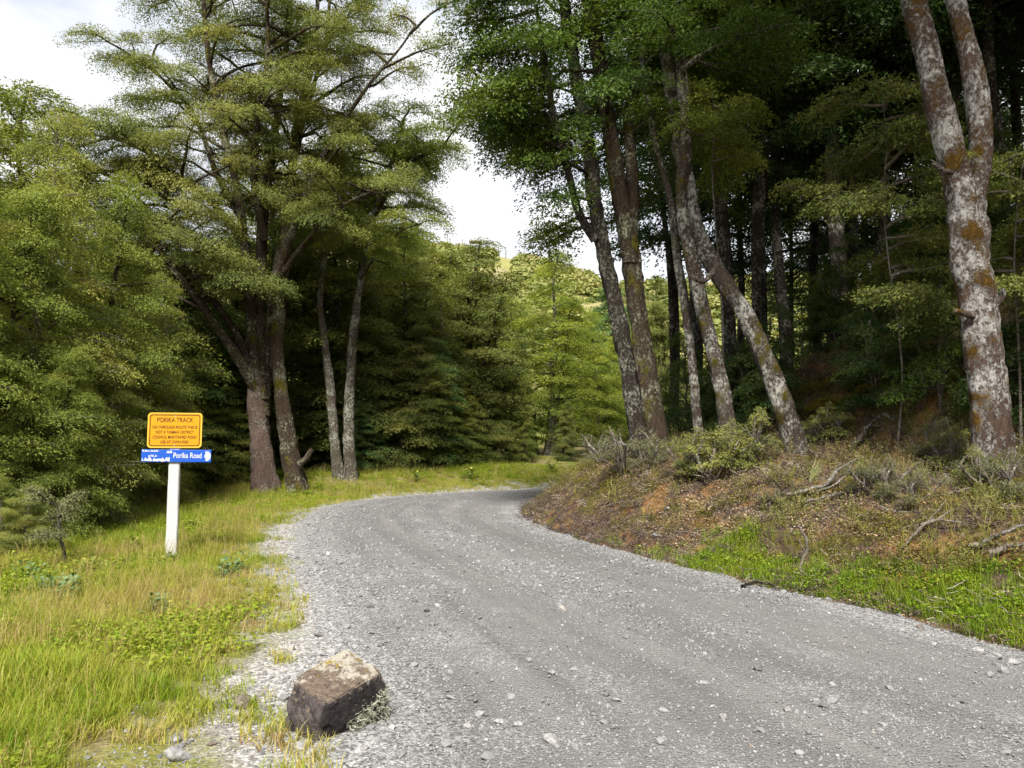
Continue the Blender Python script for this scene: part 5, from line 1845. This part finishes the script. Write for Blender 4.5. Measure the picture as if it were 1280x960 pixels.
# ------------------------------------------------------------------ low shrubs and weeds
BANK_SHRUB = [tiered_tree("low_shrub", 601, 0.6, 0.007, 0.10, 'grey', 'twig', crown_dome(0.34, 4.0, 0.7, 0.4), 26, 13, 0.026, 0.010, 0.080, (0.5, 1.3), 0.15, lean=2.2, stems=6, subs=3, tone=0.5, bare=0.45),
              tiered_tree("low_shrub", 602, 0.6, 0.007, 0.10, 'olive', 'twig', crown_dome(0.30, 4.0, 0.7, 0.4), 24, 10, 0.040, 0.022, 0.080, (0.5, 1.3), 0.2, lean=2.4, stems=6, subs=3, tone=0.7, bare=0.45),
              tiered_tree("low_shrub", 603, 0.6, 0.007, 0.10, 'olive', 'twig', crown_dome(0.34, 4.0, 0.7, 0.4), 26, 11, 0.034, 0.015, 0.080, (0.4, 1.3), 0.3, lean=2.2, stems=6, subs=3, tone=0.5, bare=0.45)]
for s_ in BANK_SHRUB: s_["full"] = 0.6
G_SH = "low shrubs on the bank"


def shrub(k, px, py, h, lab, wide=1.0, group=G_SH):
    f = foot(px, py)
    return plant_tree(BANK_SHRUB[k], px, f[1], None, lab, group, "shrub", sc=h / 0.6, wide=wide, sink=0.03)


for a in [(0, 778, 592, 0.55, "wide grey-green shrub on the nose of the bank below the slender beech", 1.5), (0, 752, 578, 0.38, "small grey-green shrub at the very tip of the bank's nose", 1.4),
          (0, 806, 590, 0.42, "grey-green shrub against the foot of the thick brown beech", 1.3), (1, 885, 604, 0.50, "yellow-green shrub below the thin mossy stem on the bank", 1.3),
          (2, 862, 592, 0.45, "olive shrub beside the thick brown beech's foot", 1.3), (1, 915, 592, 0.48, "bright shrub at the foot of the lichen-spotted beech", 1.2),
          (2, 940, 578, 0.55, "olive shrub between spotted and leaning beeches", 1.2), (1, 1044, 552, 0.42, "light green bush beside the leaning beech's foot", 1.2),
          (2, 1015, 556, 0.30, "low mossy bush touching the leaning beech's foot", 1.4), (0, 1098, 622, 0.34, "low grey shrub midway up the bank beside the curved branch", 1.5),
          (0, 1132, 634, 0.30, "lower grey shrub next to the thin stick on the bank", 1.5), (0, 1070, 618, 0.26, "smallest grey shrub under the arched root", 1.4),
          (0, 1250, 622, 0.38, "grey-olive shrub hugging the foot of the forked white beech", 1.6), (2, 1222, 612, 0.34, "olive shrub beside the foot of the forked white beech", 1.3),
          (0, 1165, 575, 0.40, "grey twiggy shrub above the long pale dead branch", 1.5), (0, 965, 640, 0.22, "tiny grey shrub beneath the small forked twig", 1.5),
          (2, 1190, 588, 0.4, "olive shrub between the pale dead branch and the white beech", 1.3)]:
    shrub(a[0], a[1], a[2], a[3], a[4], a[5])
G_VS = "bushes at the verge's outer edge"
for (k, px, py, sc_, wd_, lab) in [(0, 22, 700, 0.17, 1.5, "broad golden olive bush at the verge's outer edge"), (1, -12, 690, 0.20, 1.4, "leafy bush cut by the frame at the verge's edge"), (1, 50, 668, 0.13, 1.6, "low leafy bush just behind the broad golden olive one")]:
    f = foot(px, py)
    plant_tree(F_EDGE[k], px, f[1], None, lab, G_VS, "bush", sc=sc_, wide=wd_, sink=0.05)

# half-dead sapling on the verge
P, Y = stem_from((82, 712), [(80, 690), (75, 668), (72, 645), (75, 625)], 0, 0.1)
rs2 = np.random.default_rng(611)
tr = traced_tree("sapling", 612, [(P, 0.028, 0.006, 'trunk', 0.2), (px_path([(77, 668), (68, 655), (60, 640)], Y), 0.010, 0.003, 'limb', 0), (px_path([(74, 655), (82, 640), (86, 628)], Y), 0.009, 0.003, 'limb', 0),
                                        (px_path([(79, 685), (70, 672), (58, 668)], Y), 0.009, 0.003, 'limb', 0)], 'grey', 'pale',
                 auto_boughs(rs2, 0, 0.45, 0.95, 7, 0.25, 0.5, (0.2, 0.9), 0.3), 26, 0.03, 0.014, 0.10, 8, None, 0.5)
tag(tr, "small half-bare sapling with crooked pale stem on the verge", "sapling")
for base, pts, lab in [((126, 640), [(125, 600), (124, 560), (127, 525)], "thin pale bare stem standing in the shade behind the verge"),
                       ((232, 618), [(230, 585), (229, 540), (233, 490), (238, 440)], "thin grey stem in the shade just behind the orange sign")]:
    P, Y = stem_from(base, pts, 0, 0.1)
    tr = traced_tree("sapling", int(base[0]), [(P, 0.025, 0.008, 'trunk', 0.2), (px_path([pts[0], (pts[1][0] + 12, pts[1][1] - 8), (pts[2][0] + 18, pts[2][1] - 10)], Y), 0.012, 0.003, 'limb', 0)], 'olive', 'pale',
                     auto_boughs(rs2, 0, 0.7, 1.0, 4, 0.3, 0.6, (0.1, 0.6), 0.3), 26, 0.05, 0.026, 0.16, 8, None, 0.4)
    tag(tr, lab, "sapling")


# broad-leaved weeds
def weed_mesh(name, seed, n=16, L=0.055):
    rng = np.random.default_rng(seed)
    V, F, T = [], [], []
    for k in range(n):
        a, el = k * 2.4 + rng.normal(0, 0.3), rng.uniform(0.25, 1.25)
        ln = L * rng.uniform(0.7, 1.3)
        d, sd = unit(a, el), np.array([-math.sin(a), math.cos(a), 0])
        st = rng.uniform(0.02, 0.15)
        i0 = len(V)
        for (f, w) in ((0, 0.0), (0.25, 0.30), (0.6, 0.34), (1.0, 0.0)):
            c = d * (st + ln * f) + np.array([0, 0, 0.02 - 0.35 * ln * f * f])
            V += [c - sd * w * ln + np.array([0, 0, 0.10 * ln * (w > 0)]), c, c + sd * w * ln + np.array([0, 0, 0.10 * ln * (w > 0)])]
        t0 = rng.uniform()
        for i in range(3):
            q = i0 + 3 * i
            F += [[q, q + 1, q + 4, q + 3], [q + 1, q + 2, q + 5, q + 4]]
            T += [t0, t0]
        V += [np.array([0, 0, -0.02]) - sd * 0.002, np.array([0, 0, -0.02]) + sd * 0.002, d * st + sd * 0.002, d * st - sd * 0.002]
        F.append([len(V) - 4, len(V) - 3, len(V) - 2, len(V) - 1]); T.append(0.3)
    return mesh_np(name, np.array(V), np.array(F), tint=np.array(T))


WD = []
for i in range(2):
    me = weed_mesh("leafy_weed", 620 + i, 44)
    me.materials.append(mat_leaf("leaf_weed", [(0.0, (0.06, 0.115, 0.04)), (0.5, (0.11, 0.18, 0.075)), (1.0, (0.20, 0.27, 0.13))], 0.3) if i == 0 else LEAF['mid'])
    WD.append(me)
for k, (px, py, s, mi, lab) in enumerate([
    (72, 752, 1.5, 0, "blue-green leafy weed lowest on the verge under the bushes"), (88, 742, 1.2, 0, "bluish weed just behind the lowest leafy one"), (58, 742, 1.2, 0, "leafy blue-green weed beside the lowest clump toward the frame"),
    (282, 722, 1.2, 0, "dark green leafy weed in the grass on the road side of the sign"), (296, 716, 1.0, 0, "small leafy weed behind the one on the sign's road side"), (195, 768, 1.1, 0, "pale bluish weed in the long grass in front of the sign"),
    (165, 690, 1.2, 1, "bright leafy weed in the grass beside the white post"), (240, 664, 1.1, 1, "bright leafy weed behind the white post"), (110, 722, 1.2, 1, "bright weed beside the half-bare sapling"),
    (36, 728, 1.3, 0, "bluish weed below the broad golden olive bush"), (215, 704, 0.8, 0, "dull weed at the foot of the white post"), (520, 603, 2.2, 1, "leafy weed clump at the far grass edge below the forest wall"),
    (588, 600, 2.2, 1, "leafy weed clump on the far grass strip under drooping beech"), (690, 590, 2.4, 1, "leafy weed clump at the far grass strip near the bank's nose")]):
    f = foot(px, py)
    o = link("leafy_weed", WD[mi])
    o.location = f
    o.scale = (s,) * 3
    o.rotation_euler = (0, 0, k * 1.3)
    tag(o, lab, "weed", "broad-leaved weeds in the grass")

# moss cushions on the shaded slope, strap-leaved plant on the bank
MC = []
for i in range(2):
    rng = np.random.default_rng(640 + i)
    n = 2600
    d = norm(rng.normal(0, 1, (n, 3)))
    d[:, 2] = np.abs(d[:, 2])
    r = 0.32 * (1 + 0.22 * (vnoise(d[:, 0] * 3 + 9, d[:, 1] * 3 + 9, 1.0, 641 + i, 2) - 0.5)) * rng.uniform(0.9, 1.03, n)
    P = d * r[:, None] * np.array([1, 1, 0.8])
    u = norm(d + rng.normal(0, 0.7, (n, 3)))
    v = norm(np.cross(u, rng.normal(0, 1, (n, 3))))
    V = np.stack([P - u * 0.015, P + v * 0.008, P + u * 0.02, P - v * 0.008], 1).reshape(-1, 3)
    me = mesh_np("moss_cushion", V, np.arange(4 * n).reshape(n, 4), tint=rng.uniform(0, 1, n))
    me.materials.append(LEAF['moss'])
    MC.append(me)
for k, (px, py, s, lab) in enumerate([(1040, 512, 0.9, "golden moss cushion on the shaded slope, lowest of those beside the leaning beech"), (1072, 505, 0.8, "golden moss cushion next to the lowest one on the shaded slope"),
                                      (1062, 480, 0.9, "moss cushion higher up the shaded slope"), (1020, 488, 0.7, "small moss cushion higher behind the leaning beech"), (1100, 488, 0.8, "moss cushion beside the dark leafy shrub on the slope"),
                                      (985, 500, 0.7, "moss cushion close behind the leaning beech trunk")]):
    f = foot(px, py)
    o = link("moss_cushion", MC[k % 2])
    o.location = f - np.array([0, 0, 0.05])
    o.scale = (s * 1.4, s * 1.4, s)
    o.rotation_euler = (0, 0, k * 1.1)
    tag(o, lab, "moss", "moss cushions on the shaded slope")
sf = foot(1012, 606)
rng = np.random.default_rng(650)
V, F = [], []
for k in range(7):
    a = rng.normal(0.7, 0.35)
    ln = rng.uniform(0.35, 0.6)
    i0 = len(V)
    sd = np.array([0.2, -1, 0.1]) * 0.012
    for i in range(6):
        g = i / 5
        c = np.array([math.cos(a) * ln * g, rng.normal(0, 0.01) + 0.15 * g, math.sin(a) * ln * g * (1 - 0.3 * g)])
        sdd = np.array([-math.sin(a), 0, math.cos(a)]) * 0.011 * (1 - g ** 2)
        V += [c - sdd, c + sdd]
        if i: F.append([i0 + 2 * i - 2, i0 + 2 * i - 1, i0 + 2 * i + 1, i0 + 2 * i])
sp = link("strap_leaved_plant", mesh_np("strap_leaved_plant", np.array(V), np.array(F), tint=rng.uniform(0.4, 1, len(F))), LEAF['grey'])
sp.location = sf
tag(sp, "pale strap-leaved plant on the bank below the leaning beech", "plant")

# ------------------------------------------------------------------ the far hill: scrub, skyline fence, lookout
def clump_mesh(name, seed, n=150):
    rng = np.random.default_rng(seed)
    d = norm(rng.normal(0, 1, (n, 3)))
    d[:, 2] = np.abs(d[:, 2])
    P = d * rng.uniform(0.6, 1.0, (n, 1)) * np.array([1, 1, 1.1])
    a = rng.uniform(0, 6.28, n)
    nn = norm(d + np.array([0, 0, 0.6]) + rng.normal(0, 0.5, (n, 3)))
    u = norm(np.cross(nn, rng.normal(0, 1, (n, 3))))
    v = np.cross(nn, u)
    s = rng.uniform(0.12, 0.26, n)[:, None]
    V = np.stack([P - u * s, P + v * s * 0.7, P + u * s, P - v * s * 0.7], 1).reshape(-1, 3)
    return mesh_np(name, V, np.arange(4 * n).reshape(n, 4), tint=rng.uniform(0, 1, n))


MHS = mat_grass("hill_scrub_leaf", [(0.0, (0.085, 0.120, 0.035)), (0.45, (0.190, 0.220, 0.060)), (0.8, (0.290, 0.285, 0.095)), (1.0, (0.360, 0.320, 0.160))], 0.25)
CL = [proto("scrub_clump", clump_mesh("scrub_clump", 700 + i), MHS) for i in range(3)]
rng = np.random.default_rng(701)
y = rng.uniform(50, 182, 9000)
x = rng.uniform(-0.5, 0.45, 9000) * y
nz = vnoise(x, y, 0.07, 702, 3)
scar = np.abs((x / y) - (-0.020 + 0.02 * (y - 120) / 60)) < 0.012 + 0.010 * vnoise(x, y, 0.1, 703, 2)
sel = (rng.uniform(0, 1, len(x)) < 0.12 + 0.6 * sstep(0.42, 0.62, nz)) & ~(scar & (y > 70))
s = rng.uniform(0.6, 1.9, len(x)) * (0.6 + 0.8 * nz) * np.interp(y, [50, 120, 185], [1.5, 1.2, 0.55])
put("hill_bushes", CL, x[sel], y[sel], s[sel], rng.normal(0.45, 0.2, sel.sum()), rng, "scrub and bushes covering the far hill", 0.1)


def skyline(px):
    Y = np.arange(120, 260, 1.0)
    P = np.array([at(px, 480, q) for q in Y])
    h = height(P[:, 0], P[:, 1])
    k = int(np.argmax((h - CAM_H) / Y))
    return np.array([P[k, 0], Y[k], h[k]])


M_FP = flat_mat("weathered_post", (0.16, 0.14, 0.12), 0.9, 0.1, 0.3)
pp = [skyline(px) for px in (540, 558, 577, 612, 632, 655, 672, 690, 712)]
fence = empty("fence", pp[0])
tag(fence, "thin post and wire fence along the far hill's skyline", "fence")
for k, p in enumerate(pp):
    w = Wood()
    q = p - np.array(pp[0])
    w.add(np.array([q + np.array([0, 0, -0.3]), q + np.array([0.02, 0, 0.9]), q + np.array([0.04, 0, [2.6, 1.7, 2.2][k % 3]])]), [0.09, 0.08, 0.07], 6)
    link("fence_post", w.mesh("fence_post", M_FP), None, fence)
for hh in (0.8, 1.4):
    w = Wood()
    w.add(np.array([p - pp[0] + np.array([0, 0, hh]) for p in pp]), [0.012] * len(pp), 4)
    link("fence_wire", w.mesh("fence_wire", M_FP), None, fence)
lk = skyline(594)
look = empty("lookout_stand", lk)
tag(look, "tiny open lookout stand on legs on the far hill's skyline", "lookout")
for sx in (-1, 1):
    for sy in (-1, 1):
        link("leg", box_mesh("leg", sx * 1.1 - 0.09, sx * 1.1 + 0.09, sy * 0.7 - 0.09, sy * 0.7 + 0.09, -0.3, 2.0, 0.0, M_FP), None, look)
link("platform", box_mesh("platform", -1.4, 1.4, -1.0, 1.0, 2.004, 2.3, 0.02, M_FP), None, look)
